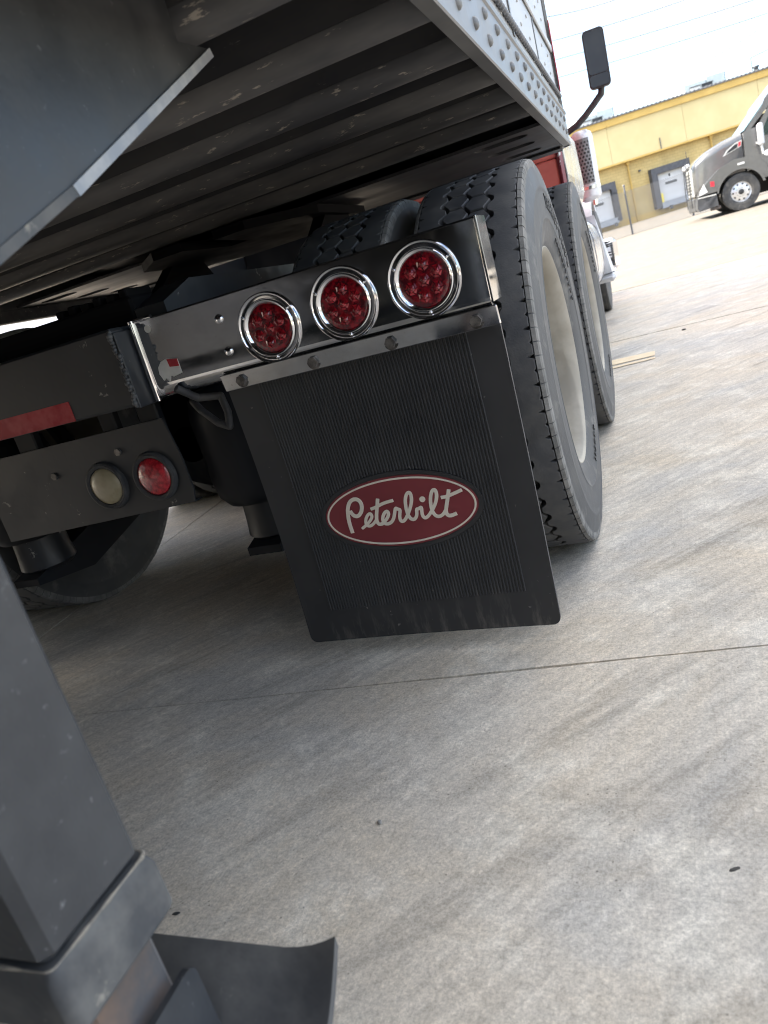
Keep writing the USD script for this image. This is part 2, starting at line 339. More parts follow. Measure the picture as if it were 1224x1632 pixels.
# concrete: blotchy warm and grey tones, broom lines away from the camera, sweeping tyre smears, pits
def concrete(name, k=1.0):
    N, L = {"g": ("geometry", {}), "p": ("principled_bsdf", {"roughness": 0.74, "specular_ior_level": 0.3})}, []
    def noise(n, scale, detail=5.0, rough=0.6, dist=0.0, mapping=None):
        N[n] = ("noise_texture", {"scale": scale, "detail": detail, "roughness": rough, "distortion": dist})
        if mapping:
            N[n + "m"] = ("mapping", {"mapping_type": "texture", "rotation": (0, 0, math.radians(mapping[0])), "scale": (1 / mapping[1], 1 / mapping[2], 1.0), "location": (mapping[3], 0.37, 0)})
            L.extend([("g.position", n + "m.vector"), (n + "m.vector", n + ".vector")])
        else:
            L.append(("g.position", n + ".vector"))
    def ramp(n, src, stops):
        N[n] = ("rgb_ramp", {"ramp": [(a, (c,) * 3 if np.ndim(c) == 0 else c) for a, c in stops]})
        L.append((src, n + ".fac"))
    last = [None]
    def mul(n, src, stops, fac=1.0):
        ramp(n + "r", src, stops)
        N[n + "x"] = ("mix", {"mix_type": "multiply", "fac": fac})
        L.extend([(last[0], n + "x.color1"), (n + "r.color", n + "x.color2")])
        last[0] = n + "x.color"
    def over(n, src, stops, colour):
        ramp(n + "r", src, stops)
        N[n + "x"] = ("mix", {"color2": colour})
        L.extend([(n + "r.color", n + "x.fac"), (last[0], n + "x.color1")])
        last[0] = n + "x.color"
    noise("big", 1.05, 6.0, 0.62, 0.7)
    ramp("bigr", "big.fac", [(0.30, (0.350 * k, 0.303 * k, 0.243 * k)), (0.48, (0.322 * k, 0.288 * k, 0.242 * k)), (0.62, (0.275 * k, 0.256 * k, 0.228 * k)), (0.74, (0.262 * k, 0.247 * k, 0.226 * k))])
    last[0] = "bigr.color"
    noise("yel", 0.9, 6.0, 0.65, 0.9, (20, 1.0, 1.6, 4.3))
    over("yel", "yel.fac", [(0.44, 0.0), (0.66, 0.55)], (0.352 * k, 0.285 * k, 0.200 * k))
    # worn pale laitance, in ragged patches
    noise("lai", 5.5, 9.0, 0.74, 0.3)
    over("lai", "lai.fac", [(0.50, 0.0), (0.64, 0.60)], (0.43 * k, 0.395 * k, 0.335 * k))
    # sweeping tyre smears, two directions
    noise("sm1", 1.3, 8.0, 0.66, 0.35, (42, 0.8, 5.0, 1.7))
    mul("sm1", "sm1.fac", [(0.32, 0.66), (0.45, 1.0), (0.66, 1.0), (0.78, 1.10)], 0.95)
    noise("sm2", 0.8, 9.0, 0.72, 0.2, (-8, 0.35, 4.5, 0.2))
    mul("sm2", "sm2.fac", [(0.34, 0.78), (0.44, 1.0)], 0.7)
    noise("st", 2.6, 6.0, 0.7, 1.4)
    mul("st", "st.fac", [(0.27, 0.60), (0.35, 1.0)], 0.9)
    noise("sw", 1.0, 7.0, 0.68, 0.12, (51, 4.0, 42.0, 2.1))
    mul("sw", "sw.fac", [(0.34, 0.82), (0.5, 1.0), (0.66, 1.16)], 0.8)
    # broom lines
    noise("br", 1.0, 4.0, 0.7, 0.0, (-3, 210.0, 5.0, 0.0))
    mul("br", "br.fac", [(0.34, 0.82), (0.66, 1.15)], 0.24)
    # grit
    noise("g1", 60.0, 8.0, 0.85)
    mul("g1", "g1.fac", [(0.36, 0.66), (0.5, 1.0), (0.64, 1.30)], 0.65)
    noise("g2", 190.0, 4.0, 0.75)
    mul("g2", "g2.fac", [(0.36, 0.6), (0.5, 1.0), (0.64, 1.36)], 0.5)
    N["pit"] = ("voronoi_texture", {"scale": 62.0, "randomness": 1.0})
    L.append(("g.position", "pit.vector"))
    noise("pitn", 6.0, 3.0)
    ramp("pitnr", "pitn.fac", [(0.50, 0.0), (0.60, 0.85)])
    ramp("pitr", "pit.distance", [(0.06, 0.35), (0.13, 1.0)])
    N["pitx"] = ("mix", {"mix_type": "multiply"})
    L.extend([("pitnr.color", "pitx.fac"), (last[0], "pitx.color1"), ("pitr.color", "pitx.color2")])
    last[0] = "pitx.color"
    N["h1"] = ("math", {"math_type": "multiply_add", "value2": 0.7})
    N["h2"] = ("math", {"math_type": "multiply_add", "value2": 0.5})
    N["b"] = ("bump", {"strength": 0.4, "distance": 0.003})
    L.extend([("br.fac", "h1.value1"), ("g1.fac", "h1.value3"), ("g2.fac", "h2.value1"), ("h1.value", "h2.value3"), ("h2.value", "b.height"), ("b.normal", "p.normal"), (last[0], "p.base_color")])
    mat(name, N, L)
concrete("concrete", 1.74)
concrete("dimmed_concrete", 0.55)  # same concrete, colour darkened to hold down glare in the sunlit far yard
mat("under_soil", {"p": ("principled_bsdf", {"base_color": (0.02, 0.019, 0.018), "roughness": 1.0, "specular_ior_level": 0.0})}, [])

# ------------------------------------------------------------------ ground
# far-yard frame: u to the right, d away along the camera's level heading, as the yard's far side lies
RH = np.array([math.cos(YAW), math.sin(YAW), 0.0])
FH = np.array([-math.sin(YAW), math.cos(YAW), 0.0])
C0 = np.array([CAM[0], CAM[1], 0.0])

def ground_z(x, y):
    x, y = np.asarray(x, float), np.asarray(y, float)
    d = (x - C0[0]) * FH[0] + (y - C0[1]) * FH[1]
    u = (x - C0[0]) * RH[0] + (y - C0[1]) * RH[1]
    t = np.clip((d - 8.5) / 20.0, 0, 1); t = t * t * (3 - 2 * t)
    return t * (0.32 + 0.02 * (np.clip(u, -15, 40) - 12))

def ground_sheet():
    xs = np.concatenate([np.linspace(-900, -60, 8), np.linspace(-50, 70, 81), np.linspace(90, 900, 8)])
    ys = np.concatenate([np.linspace(-900, -40, 7), np.linspace(-30, 90, 81), np.linspace(110, 1500, 8)])
    X, Y = np.meshgrid(xs, ys, indexing="ij")
    Z = ground_z(X, Y) - 0.012
    n, m = X.shape
    idx = np.arange(n * m).reshape(n, m)
    f = np.stack([idx[:-1, :-1], idx[1:, :-1], idx[1:, 1:], idx[:-1, 1:]], -1).reshape(-1, 4)
    return np.stack([X, Y, Z], -1).reshape(-1, 3), f
single("ground", ground_sheet(), "dimmed_concrete", "concrete yard stretching away under and beyond the trucks", "ground", smooth=True, kind="structure")

pave = thing("concrete_pavement", "grey concrete paving slabs with dark joints under the truck", "pavement", kind="structure")
TH = math.radians(4.6)
def uv2xy(u, v):
    return u * math.cos(TH) - v * math.sin(TH), u * math.sin(TH) + v * math.cos(TH)
US = [-0.74 - 4.45 * 2, -0.74 - 4.45, -0.74, 3.72, 8.17, 12.6]
VS = [-9.75, -5.30, -0.852, 3.585, 8.02, 12.45]
def slab(u0, u1, v0, v1, seed, n):
    s = np.linspace(0, 1, n)
    U, V = np.meshgrid(s, s, indexing="ij")
    gap = 0.0019
    g0, g1 = (gap if abs(v0 + 0.852) < 0.01 else 0.012), (gap if abs(v1 + 0.852) < 0.01 else 0.012)
    uu, vv = u0 + gap + (u1 - u0 - 2 * gap) * U, v0 + g0 + (v1 - v0 - g0 - g1) * V
    x, y = uv2xy(uu, vv)
    # wandering, spalled edges
    w = meshkit.fbm(np.stack([x * 7, y * 7, np.full_like(x, seed)], -1), 5, seed) - 0.5
    sp = np.clip(meshkit.fbm(np.stack([x * 2.3, y * 2.3, np.full_like(x, seed + 9)], -1), 4, seed + 3) - 0.55, 0, 1)
    rough = np.abs(meshkit.fbm(np.stack([x * 30, y * 30, np.full_like(x, seed + 5)], -1), 3, seed + 7) - 0.5)
    edge = np.maximum.reduce([U == 0, U == 1, V == 0, V == 1])
    off = (0.007 * w + 0.03 * sp * rough) * edge
    uu = uu + np.where(U == 0, np.abs(off), 0) - np.where(U == 1, np.abs(off), 0)
    vv = vv + np.where(V == 0, off + 0.001, 0) - np.where(V == 1, -off + 0.001, 0)
    x, y = uv2xy(uu, vv)
    z = ground_z(x, y)
    top = np.stack([x, y, z], -1).reshape(-1, 3)
    idx = np.arange(n * n).reshape(n, n)
    f = np.stack([idx[:-1, :-1], idx[1:, :-1], idx[1:, 1:], idx[:-1, 1:]], -1).reshape(-1, 4)
    ring = np.concatenate([idx[:, 0], idx[-1, 1:], idx[-2::-1, -1], idx[0, -2:0:-1]])
    low = top[ring] - [0, 0, 0.011]
    k = len(top)
    j = np.arange(len(ring)); jn = (j + 1) % len(ring)
    fs = np.stack([ring[j], k + j, k + jn, ring[jn]], -1)
    return np.vstack([top, low]), np.vstack([f, fs])
_s = 0
for i in range(len(US) - 1):
    for j in range(len(VS) - 1):
        near = (US[i] > -1 and US[i] < 3 and -6 < VS[j] < 4)
        _s += 1
        part(pave, "slab", slab(US[i], US[i + 1], VS[j], VS[j + 1], _s, 170 if near else 40), "concrete" if VS[j] < 7 else "dimmed_concrete")

# dark joint filler sheet just above the ground sheet, seen only in the joints
x0, y0 = uv2xy(np.array([US[0], US[-1], US[-1], US[0]]), np.array([VS[0], VS[0], VS[-1], VS[-1]]))
def joint_strips():
    out = []
    for v in VS:
        us = np.linspace(US[0], US[-1], 60)
        a = np.stack(uv2xy(us, np.full_like(us, v - 0.03)), -1); b = np.stack(uv2xy(us, np.full_like(us, v + 0.03)), -1)
        P = np.vstack([a, b]); Z = ground_z(P[:, 0], P[:, 1]) - 0.008
        n = len(us)
        f = [[k, k + 1, n + k + 1, n + k] for k in range(n - 1)]
        out.append(trimesh.Trimesh(np.c_[P, Z], np.vstack([np.array(f)[:, [0, 1, 2]], np.array(f)[:, [0, 2, 3]]]), process=False))
    for u in US:
        vs = np.linspace(VS[0], VS[-1], 60)
        a = np.stack(uv2xy(np.full_like(vs, u + 0.03), vs), -1); b = np.stack(uv2xy(np.full_like(vs, u - 0.03), vs), -1)
        P = np.vstack([a, b]); Z = ground_z(P[:, 0], P[:, 1]) - 0.0065
        n = len(vs)
        f = [[k, k + 1, n + k + 1, n + k] for k in range(n - 1)]
        out.append(trimesh.Trimesh(np.c_[P, Z], np.vstack([np.array(f)[:, [0, 1, 2]], np.array(f)[:, [0, 2, 3]]]), process=False))
    return out
part(pave, "joint_filler", joint_strips(), "under_soil")

# ------------------------------------------------------------------ warehouse across the yard
TILT = math.radians(1.75)      # the truck's standing is not level with the far yard
def yard(m, pivot_u=25.0, pivot_z=0.55, lift=0.0):
    """(u, d, z) mesh -> world, with the far yard's slight cross fall"""
    v = np.array(m.vertices)
    u, d, z = v[:, 0] - pivot_u, v[:, 1], v[:, 2] - pivot_z
    u2 = u * math.cos(TILT) - z * math.sin(TILT) + pivot_u
    z2 = u * math.sin(TILT) + z * math.cos(TILT) + pivot_z
    w = C0 + u2[:, None] * RH + d[:, None] * FH
    w[:, 2] = z2
    return trimesh.Trimesh(w, m.faces, process=False)
Y = lambda *a, **k: yard(bx(*a, **k))

D0 = 56.0
wb = C0 + 25 * RH + D0 * FH
wh = thing("warehouse", "long pale yellow warehouse with ochre fascia behind the chain link fence", "warehouse", (wb[0], wb[1], 0.5))
U0, U1 = 4.0, 62.0
part(wh, "block_wall", Y(U0, U1, D0 + 0.35, D0 + 14, -0.6, 7.5), "yellow_block")
part(wh, "painted_base", Y(U0, U1, D0 + 0.30, D0 + 0.348, -0.6, 1.0), "ochre_paint")
k = 0
u = U0 + 2.2
while u < U1 - 5.7:
    part(wh, "wall_panel", Y(u, u + 5.68, D0, D0 + 0.34, 4.98, 7.5), "yellow_panel")
    part(wh, "fascia", Y(u, u + 5.69, D0 - 0.12, D0 + 0.34, 7.503, 7.96), "ochre_paint")
    u += 5.7
part(wh, "canopy_beam", Y(U0, U1, D0 - 0.10, D0 + 0.34, 4.86, 4.975), "ochre_paint")
part(wh, "roof_deck", Y(U0, U1, D0 - 0.2, D0 + 14.2, 7.963, 8.04), "galvanised")
part(wh, "roof_rib", [Y(a, a + 0.10, D0 - 0.26, D0 + 0.5, 8.043, 8.10) for a in np.arange(U0, U1, 0.32)], "galvanised", kind="stuff")
for a in (13.0, 18.7, 24.45, 30.85, 36.5, 42.2):
    part(wh, "downspout", yard(tube((a, D0 + 0.22, 0.5), (a, D0 + 0.22, 4.75), 0.07, 8)), "ochre_paint", smooth=40)
    part(wh, "downspout_head", Y(a - 0.11, a + 0.11, D0 + 0.10, D0 + 0.34, 4.65, 4.855), "ochre_paint")
part(wh, "wall_pipe", yard(tube((27.0, D0 - 0.05, 4.95), (27.0, D0 - 0.05, 5.75), 0.035, 8)), "galvanised", smooth=40)
part(wh, "wall_lamp", Y(25.2, 25.34, D0 + 0.2, D0 + 0.35, 3.95, 4.07), "dark_vent")
for a in (20.2, 25.9, 31.6, 37.3):
    sh = part(wh, "dock_shelter", [Y(a, a + 2.95, D0 - 0.15, D0 + 0.348, 3.38, 3.84), Y(a, a + 0.44, D0 - 0.15, D0 + 0.348, 1.02, 3.38), Y(a + 2.58, a + 2.95, D0 - 0.15, D0 + 0.348, 1.02, 3.38)], "dock_rubber")
    for zz in np.arange(1.1, 3.3, 0.28):
        part(sh, "pleat", Y(a + 2.60, a + 2.97, D0 - 0.21, D0 - 0.152, zz, zz + 0.2), "dock_rubber")
    dr = part(wh, "dock_door", Y(a + 0.44, a + 2.58, D0 + 0.22, D0 + 0.348, 1.36, 3.38), "dock_white")
    for q in range(4):
        part(dr, "door_section", Y(a + 0.45, a + 2.57, D0 + 0.19, D0 + 0.218, 1.37 + 0.5 * q, 1.85 + 0.5 * q), "dock_white")
    part(dr, "vision_slot", Y(a + 1.05, a + 1.95, D0 + 0.17, D0 + 0.188, 2.5, 2.68), "dark_vent")
    part(dr, "door_number_plate", Y(a + 1.4, a + 1.52, D0 + 0.17, D0 + 0.188, 3.02, 3.2), "dark_vent")
    part(wh, "dock_leveller", Y(a + 0.42, a + 2.7, D0 - 0.2, D0 + 0.298, 0.93, 1.355), "dock_grey")
    part(wh, "dock_bumper", Y(a + 0.9, a + 1.1, D0 - 0.32, D0 - 0.202, 0.75, 1.0), "dark_vent")
    part(wh, "dock_bumper", Y(a + 2.3, a + 2.5, D0 - 0.32, D0 - 0.202, 0.75, 1.0), "dark_vent")
    part(wh, "yellow_guard", Y(a + 0.46, a + 0.6, D0 - 0.16, D0 + 0.17, 1.36, 2.0), "safety_yellow")

def rooftop_unit(a, b, label):
    o = C0 + a * RH + 58 * FH
    t = thing("rooftop_unit", label, "air conditioner", (o[0], o[1], 7.6), group="rooftop units on the warehouse")
    L = b - a
    part(t, "housing", [Y(a, a + 0.55 * L, 58, 60, 8.06, 8.86, b=0.05), Y(a + 0.552 * L, b, 58, 60, 8.06, 9.0, b=0.05)], "roof_unit_paint")
    for s, w in ((0.14, 0.24), (0.43, 0.26)):
        fr = part(t, "intake", Y(a + s * L, a + (s + w) * L, 57.95, 57.998, 8.14, 8.52), "white_paint" if s < 0.2 else "dark_vent")
        part(fr, "intake_hood", Y(a + s * L - 0.04, a + (s + w) * L + 0.04, 57.86, 57.948, 8.52, 8.57), "dark_vent")
    for s in (0.28, 0.52):
        part(t, "fan_guard", yard(revolve([(0, 0.0), (0, 0.34), (0.10, 0.34), (0.12, 0.30)], "z", (a + s * L, 59, 8.86), 20)), "roof_unit_paint", smooth=40)
    part(t, "corner_rail", Y(b + 0.01, b + 0.06, 57.97, 58.02, 8.06, 8.95), "galvanised")
rooftop_unit(22.0, 24.85, "grey rooftop unit on the warehouse edge behind the truck's mirror arm")
rooftop_unit(30.4, 33.55, "grey rooftop unit on the warehouse roof right of the mirror, near the grey truck")
t = thing("roof_vent", "small dark vent stack with a bent pipe on the warehouse roof above the grey truck", "vent", tuple(C0 + 36 * RH + 58 * FH + [0, 0, 7.6]))
part(t, "stack", [yard(tube((36.0, 58, 8.05), (36.0, 58, 8.5), 0.16, 10)), yard(tube((36.0, 58, 8.5), (36.0, 58, 8.62), 0.24, 10))], "dark_vent", smooth=40)
part(t, "pipe", yard(poly_tube([(35.7, 58, 8.05), (35.7, 58, 9.25), (37.2, 58, 9.45)], 0.03, 6)), "cable", smooth=40)

# ------------------------------------------------------------------ kerb, fence, wires
single("kerb", Y(2.0, 70.0, 27.6, 27.78, -0.2, 0.40, b=0.02), "kerb_stone", "low concrete kerb under the chain link fence", "kerb", kind="structure")
o = C0 + 12 * RH + 28 * FH
fe = thing("chain_link_fence", "dark chain link fence with thin posts in front of the yellow warehouse", "fence", (o[0], o[1], 0.3))
FZ0, FZ1 = 0.18, 2.25
for a in (7.1, 9.5, 11.9, 14.3, 16.7, 19.1, 21.5, 23.9, 26.3):
    ps = part(fe, "post", yard(tube((a, 28, 0.0), (a, 28, FZ1 + 0.18), 0.034, 8)), "galvanised", smooth=40)
    part(ps, "post_cap", yard(_ball((a, 28, FZ1 + 0.2), 0.045)), "galvanised", smooth=True)
for zz in (FZ0 + 0.05,):
    part(fe, "rail", yard(tube((5.0, 28, zz), (28.0, 28, zz), 0.02, 6)), "galvanised", smooth=40)
def fence_mesh():
    pts, cnt = [], []
    H = FZ1 - FZ0
    for a in np.arange(5.0 - H, 28.0, 0.085):
        for sg in (1, -1):
            b0, b1 = (a, a + H) if sg > 0 else (a + H, a)
            z0, z1 = FZ0, FZ1
            lo, hi = 5.0, 28.0
            m = trimesh.Trimesh([[b0, 28 + 0.004 * sg, z0], [b1, 28 + 0.004 * sg, z1], [b0, 28, z0]], [[0, 1, 2]], process=False)
            if min(b0, b1) < lo or max(b0, b1) > hi:
                continue
            w = yard(m).vertices[:2] - ORIGIN[fe]
            pts += [w[0], w[1]]; cnt.append(2)
    path = unique(fe, "wire_mesh")
    c = UsdGeom.BasisCurves.Define(stage, path)
    c.CreateTypeAttr("linear")
    c.CreatePointsAttr(Vt.Vec3fArray.FromNumpy(np.array(pts, np.float32)))
    c.CreateCurveVertexCountsAttr(Vt.IntArray(cnt))
    c.CreateWidthsAttr(Vt.FloatArray([0.011] * len(pts)))
    c.SetWidthsInterpolation("vertex")
    UsdShade.MaterialBindingAPI.Apply(c.GetPrim()).Bind(M["galvanised"])
    tag(path, None, None, None, "stuff")
fence_mesh()

def wire(p0, p1, label, r=0.03):
    """a slack cable between two far points given by azimuth/elevation seen from the yard and distance"""
    P = []
    for az, el, dist in (p0, p1):
        h = np.array([math.sin(math.radians(az)), math.cos(math.radians(az)), math.tan(math.radians(el))])
        P.append(CAM + dist * h)
    a, b = P
    ext_ = (b - a)
    q = [a + ext_ * s - np.array([0, 0, 0.10 * (1 - (2 * (s - 0.5)) ** 2)]) for s in np.linspace(-1.2, 2.2, 18)]
    single("power_line", poly_tube(q, r, 6), "cable", label, "power line", smooth=40, group="power lines across the sky")
wire((-3.25, 13.6, 78), (0.75, 13.15, 80), "highest of the four thin power lines across the sky")
wire((-3.2, 12.25, 78), (4.7, 11.7, 82), "second power line from the top, passing just above the mirror")
wire((-3.15, 11.15, 78), (8.3, 10.3, 84), "third power line from the top, passing behind the mirror's upper half")
wire((-3.1, 10.1, 78), (9.0, 9.35, 86), "lowest of the four power lines, passing behind the mirror's lower half")
wire((0.3, 7.35, 66), (5.6, 8.05, 68), "thin cable just above the warehouse roof edge between the rooftop units", 0.018)

# ------------------------------------------------------------------ tyres and wheels
def tyre_profile(s=1.0, R=0.52, w=0.14):
    p = [(0.0, R - 0.020), (0.05, R - 0.020), (0.08, R - 0.014), (0.119, R - 0.014), (0.1195, R - 0.003), (0.129, R - 0.007), (0.1315, R - 0.013), (0.1325, R - 0.026), (0.1335, R - 0.030),
         (0.137, R - 0.045), (0.1395, R - 0.065), (0.1415, R - 0.070), (0.1418, R - 0.078), (0.1402, R - 0.080), (0.1406, R - 0.095), (0.141, R - 0.12), (0.1392, R - 0.148), (0.1408, R - 0.150), (0.1402, R - 0.155), (0.1382, R - 0.157), (0.1355, R - 0.175), (0.1285, R - 0.205), (0.1215, R - 0.218), (0.117, R - 0.2265)]
    return p
def carcass(cx, cy, cz, R=0.52, sgn=1, n=108):
    p = tyre_profile(R=R)
    full = [(-a, r) for a, r in p[::-1]] + p[1:]
    return revolve(full, "x", (cx, cy, cz), n)

def wrap(verts_s_x_h, cx, cy, cz, R, NP):
    """(angle, x, height) -> world on the tyre"""
    a, x, h = verts_s_x_h.T
    return np.stack([cx + x, cy - (R + h) * np.cos(a), cz + (R + h) * np.sin(a)], -1)

NP = 54
def hex_block(k, col, R, cx, cy, cz):
    """one hexagonal tread block, k along the circumference, col = 0 / 1"""
    pitch = 2 * PI / NP
    a0 = (k + (0.5 if col else 0.0)) * pitch
    s = 0.0345
    out = []
    for inset, h in ((0.0028, -0.0195), (0.0034, -0.0018), (0.0050, 0.0)):
        ss = s - inset / 0.866
        for q in range(6):
            th = q * PI / 3
            out.append((a0 + ss * math.sin(th) / R, (col - 0.5) * 0.0525 + ss * math.cos(th), h))
    v = wrap(np.array(out), cx, cy, cz, R, NP)
    f = []
    for L in range(2):
        for q in range(6):
            r = (q + 1) % 6
            f += [[L * 6 + q, L * 6 + 6 + q, L * 6 + 6 + r], [L * 6 + q, L * 6 + 6 + r, L * 6 + r]]
    f += [[12, 12 + q + 1, 12 + q] for q in range(1, 5)]
    m = trimesh.Trimesh(v, f, process=False)
    return m

def shoulder(side, R, cx, cy, cz):
    """the smooth shoulder rib with its zigzag inner edge and edge notches"""
    pitch = 2 * PI / NP
    rows = []
    s = 0.0345
    ns = 12
    for i in range(NP * ns):
        a = i / ns * pitch
        ph = (i / ns + (0.5 if side > 0 else 0.0)) % 1.0
        # zigzag following the hexes
        tri = abs(ph - 0.5) * 2          # 1 at hex centre rows, 0 between
        tri = np.clip((tri - 0.30) / 0.45, 0, 1)
        inner = 0.0500 + 0.0155 * tri
        fr = (i / ns) % 1.0
        notch = 0.012 if abs(fr - 0.5) < 0.05 else (0.005 if (abs(fr) < 0.05 or abs(fr - 1) < 0.05) else 0.0)
        outer = 0.1175 - notch
        rows.append([(a, side * inner, -0.0195), (a, side * (inner + 0.001), -0.001), (a, side * (inner + 0.0025), 0.0), (a, side * (outer - 0.002), -0.0005), (a, side * outer, -0.002), (a, side * outer, -0.0135)])
    n, m = len(rows), 6
    v = wrap(np.array(rows).reshape(-1, 3), cx, cy, cz, R, NP)
    f = []
    for i in range(n):
        j = (i + 1) % n
        for k in range(m - 1):
            q = [i * m + k, j * m + k, j * m + k + 1, i * m + k + 1]
            if side > 0: q = q[::-1]
            f += [[q[0], q[1], q[2]], [q[0], q[2], q[3]]]
    return trimesh.Trimesh(v, f, process=False)

def dusty_ribs(side, R, cx, cy, cz):
    """the narrow outer rib, cut into short lengths by sipes"""
    pitch = 2 * PI / NP / 2
    out = []
    for i in range(NP * 2):
        a0, a1 = (i + 0.04) * pitch, (i + 0.96) * pitch
        am = (a0 + a1) / 2
        dz = RNG.uniform(-0.0012, 0.0008)
        pr = [(side * 0.1200, -0.012), (side * 0.1205, -0.0018 + dz), (side * 0.1290, -0.0048 + dz), (side * 0.1318, -0.0115), (side * 0.1325, -0.025)]
        V = wrap(np.array([(a, x, h) for a in (a0, am, a1) for x, h in pr]), cx, cy, cz, R, NP)
        f = []
        for s in range(2):
            for k in range(4):
                q = [s * 5 + k, (s + 1) * 5 + k, (s + 1) * 5 + k + 1, s * 5 + k + 1]
                if side > 0: q = q[::-1]
                f += [[q[0], q[1], q[2]], [q[0], q[2], q[3]]]
        f += [[0, 1, 2], [0, 2, 3], [0, 3, 4], [10, 12, 11], [10, 13, 12], [10, 14, 13]]
        out.append(trimesh.Trimesh(V, f, process=False))
    return out

def rim_mesh(cx, cy, cz, side, inner=False):
    """dished steel disc wheel; side = direction of the outer face"""
    if inner:
        pr = [(0.117, 0.292), (0.119, 0.302), (0.113, 0.303), (0.106, 0.286), (0.06, 0.276), (-0.06, 0.272), (-0.106, 0.286), (-0.117, 0.303), (-0.119, 0.292)]
    else:
        pr = [(-0.119, 0.292), (-0.115, 0.302), (-0.08, 0.272), (0.06, 0.272), (0.108, 0.285), (0.114, 0.303), (0.120, 0.304), (0.1215, 0.298), (0.1165, 0.291), (0.104, 0.281), (0.085, 0.274), (0.02, 0.262), (-0.035, 0.252),
              (-0.055, 0.235), (-0.06, 0.20), (-0.04, 0.15), (-0.04, 0.125), (-0.02, 0.118), (0.03, 0.112), (0.045, 0.098), (0.05, 0.07), (0.052, 0.0)]
    return revolve(pr, "x" if side > 0 else "-x", (cx, cy, cz), 72)

def lettering_ring(text, r, a_start, a_step, x, cy, cz, h=0.028):
    out = []
    for i, ch in enumerate(text):
        if ch == " ":
            continue
        m = meshkit.text_mesh(ch, h, 0.003, bold=True)
        v = m.vertices.copy()
        v[:, 0] -= (v[:, 0].min() + v[:, 0].max()) / 2
        a = a_start - i * a_step                       # angle from +y towards +z; clockwise seen from the right
        e_r = np.array([0, math.cos(a), math.sin(a)])
        e_t = np.array([0, math.sin(a), -math.cos(a)])
        w = np.array([x, cy, cz]) + (r + v[:, 1])[:, None] * e_r + v[:, 0][:, None] * e_t + v[:, 2][:, None] * np.array([1.0, 0, 0])
        out.append(trimesh.Trimesh(w, m.faces, process=False))
    return out

def dual_tyre(truck, cx, cy, side, inner, blocks):
    R, cz = 0.52, 0.512
    w = part(truck, "wheel", rim_mesh(cx, cy, cz, side, inner), "wheel_white", smooth=35)
    c = carcass(cx, cy, cz)
    v = c.vertices
    # the load flattens and bulges the tyre where it stands
    low = np.clip((0.03 - v[:, 2]) / 0.05, 0, 1)
    part(w, "tyre", trimesh.Trimesh(np.c_[v[:, 0], v[:, 1], np.maximum(v[:, 2], 0.001)], c.faces, process=False), "rubber", smooth=50)
    flat = lambda m: trimesh.Trimesh(np.c_[m.vertices[:, :2], np.maximum(m.vertices[:, 2], 0.0005)], m.faces, process=False)
    part(w, "shoulder_rib", flat(shoulder(1, R, cx, cy, cz)), "tread_rubber", smooth=40)
    part(w, "shoulder_rib", flat(shoulder(-1, R, cx, cy, cz)), "tread_rubber", smooth=40)
    rest = []
    for k in range(NP):
        for col in (0, 1):
            a = ((k + 0.5 * col) / NP * 360 + 180) % 360 - 180      # 0 = rear-facing, 90 = top
            m = flat(hex_block(k, col, R, cx, cy, cz))
            if blocks and (20 < a < 105 or -75 < a < -20):
                part(w, "tread_block", m, "tread_rubber")
            else:
                rest.append(m)
    part(w, "tread", rest, "tread_rubber", kind="stuff")
    part(w, "outer_rib", [flat(m) for sd in (1, -1) for m in dusty_ribs(sd, R, cx, cy, cz)], "dusty_rubber", kind="stuff")
    if side > 0 and not inner:
        part(w, "raised_lettering", kind="stuff", mat="rubber", mesh=lettering_ring("TRANSFORCE", 0.395, math.radians(84), math.radians(5.4), cx + 0.1402, cy, cz, 0.034) +
             lettering_ring("REGROOVABLE", 0.336, math.radians(62), math.radians(4.0), cx + 0.1368, cy, cz, 0.014) +
             lettering_ring("RADIAL", 0.345, math.radians(-50), math.radians(4.6), cx + 0.1375, cy, cz, 0.018), smooth=False)
        for q in range(10):
            a = q * 2 * PI / 10
            part(w, "lug_nut", tube((cx - 0.045, cy + 0.142 * math.cos(a), cz + 0.142 * math.sin(a)), (cx - 0.005, cy + 0.142 * math.cos(a), cz + 0.142 * math.sin(a)), 0.018, 6), "hex_bolt")
    return w

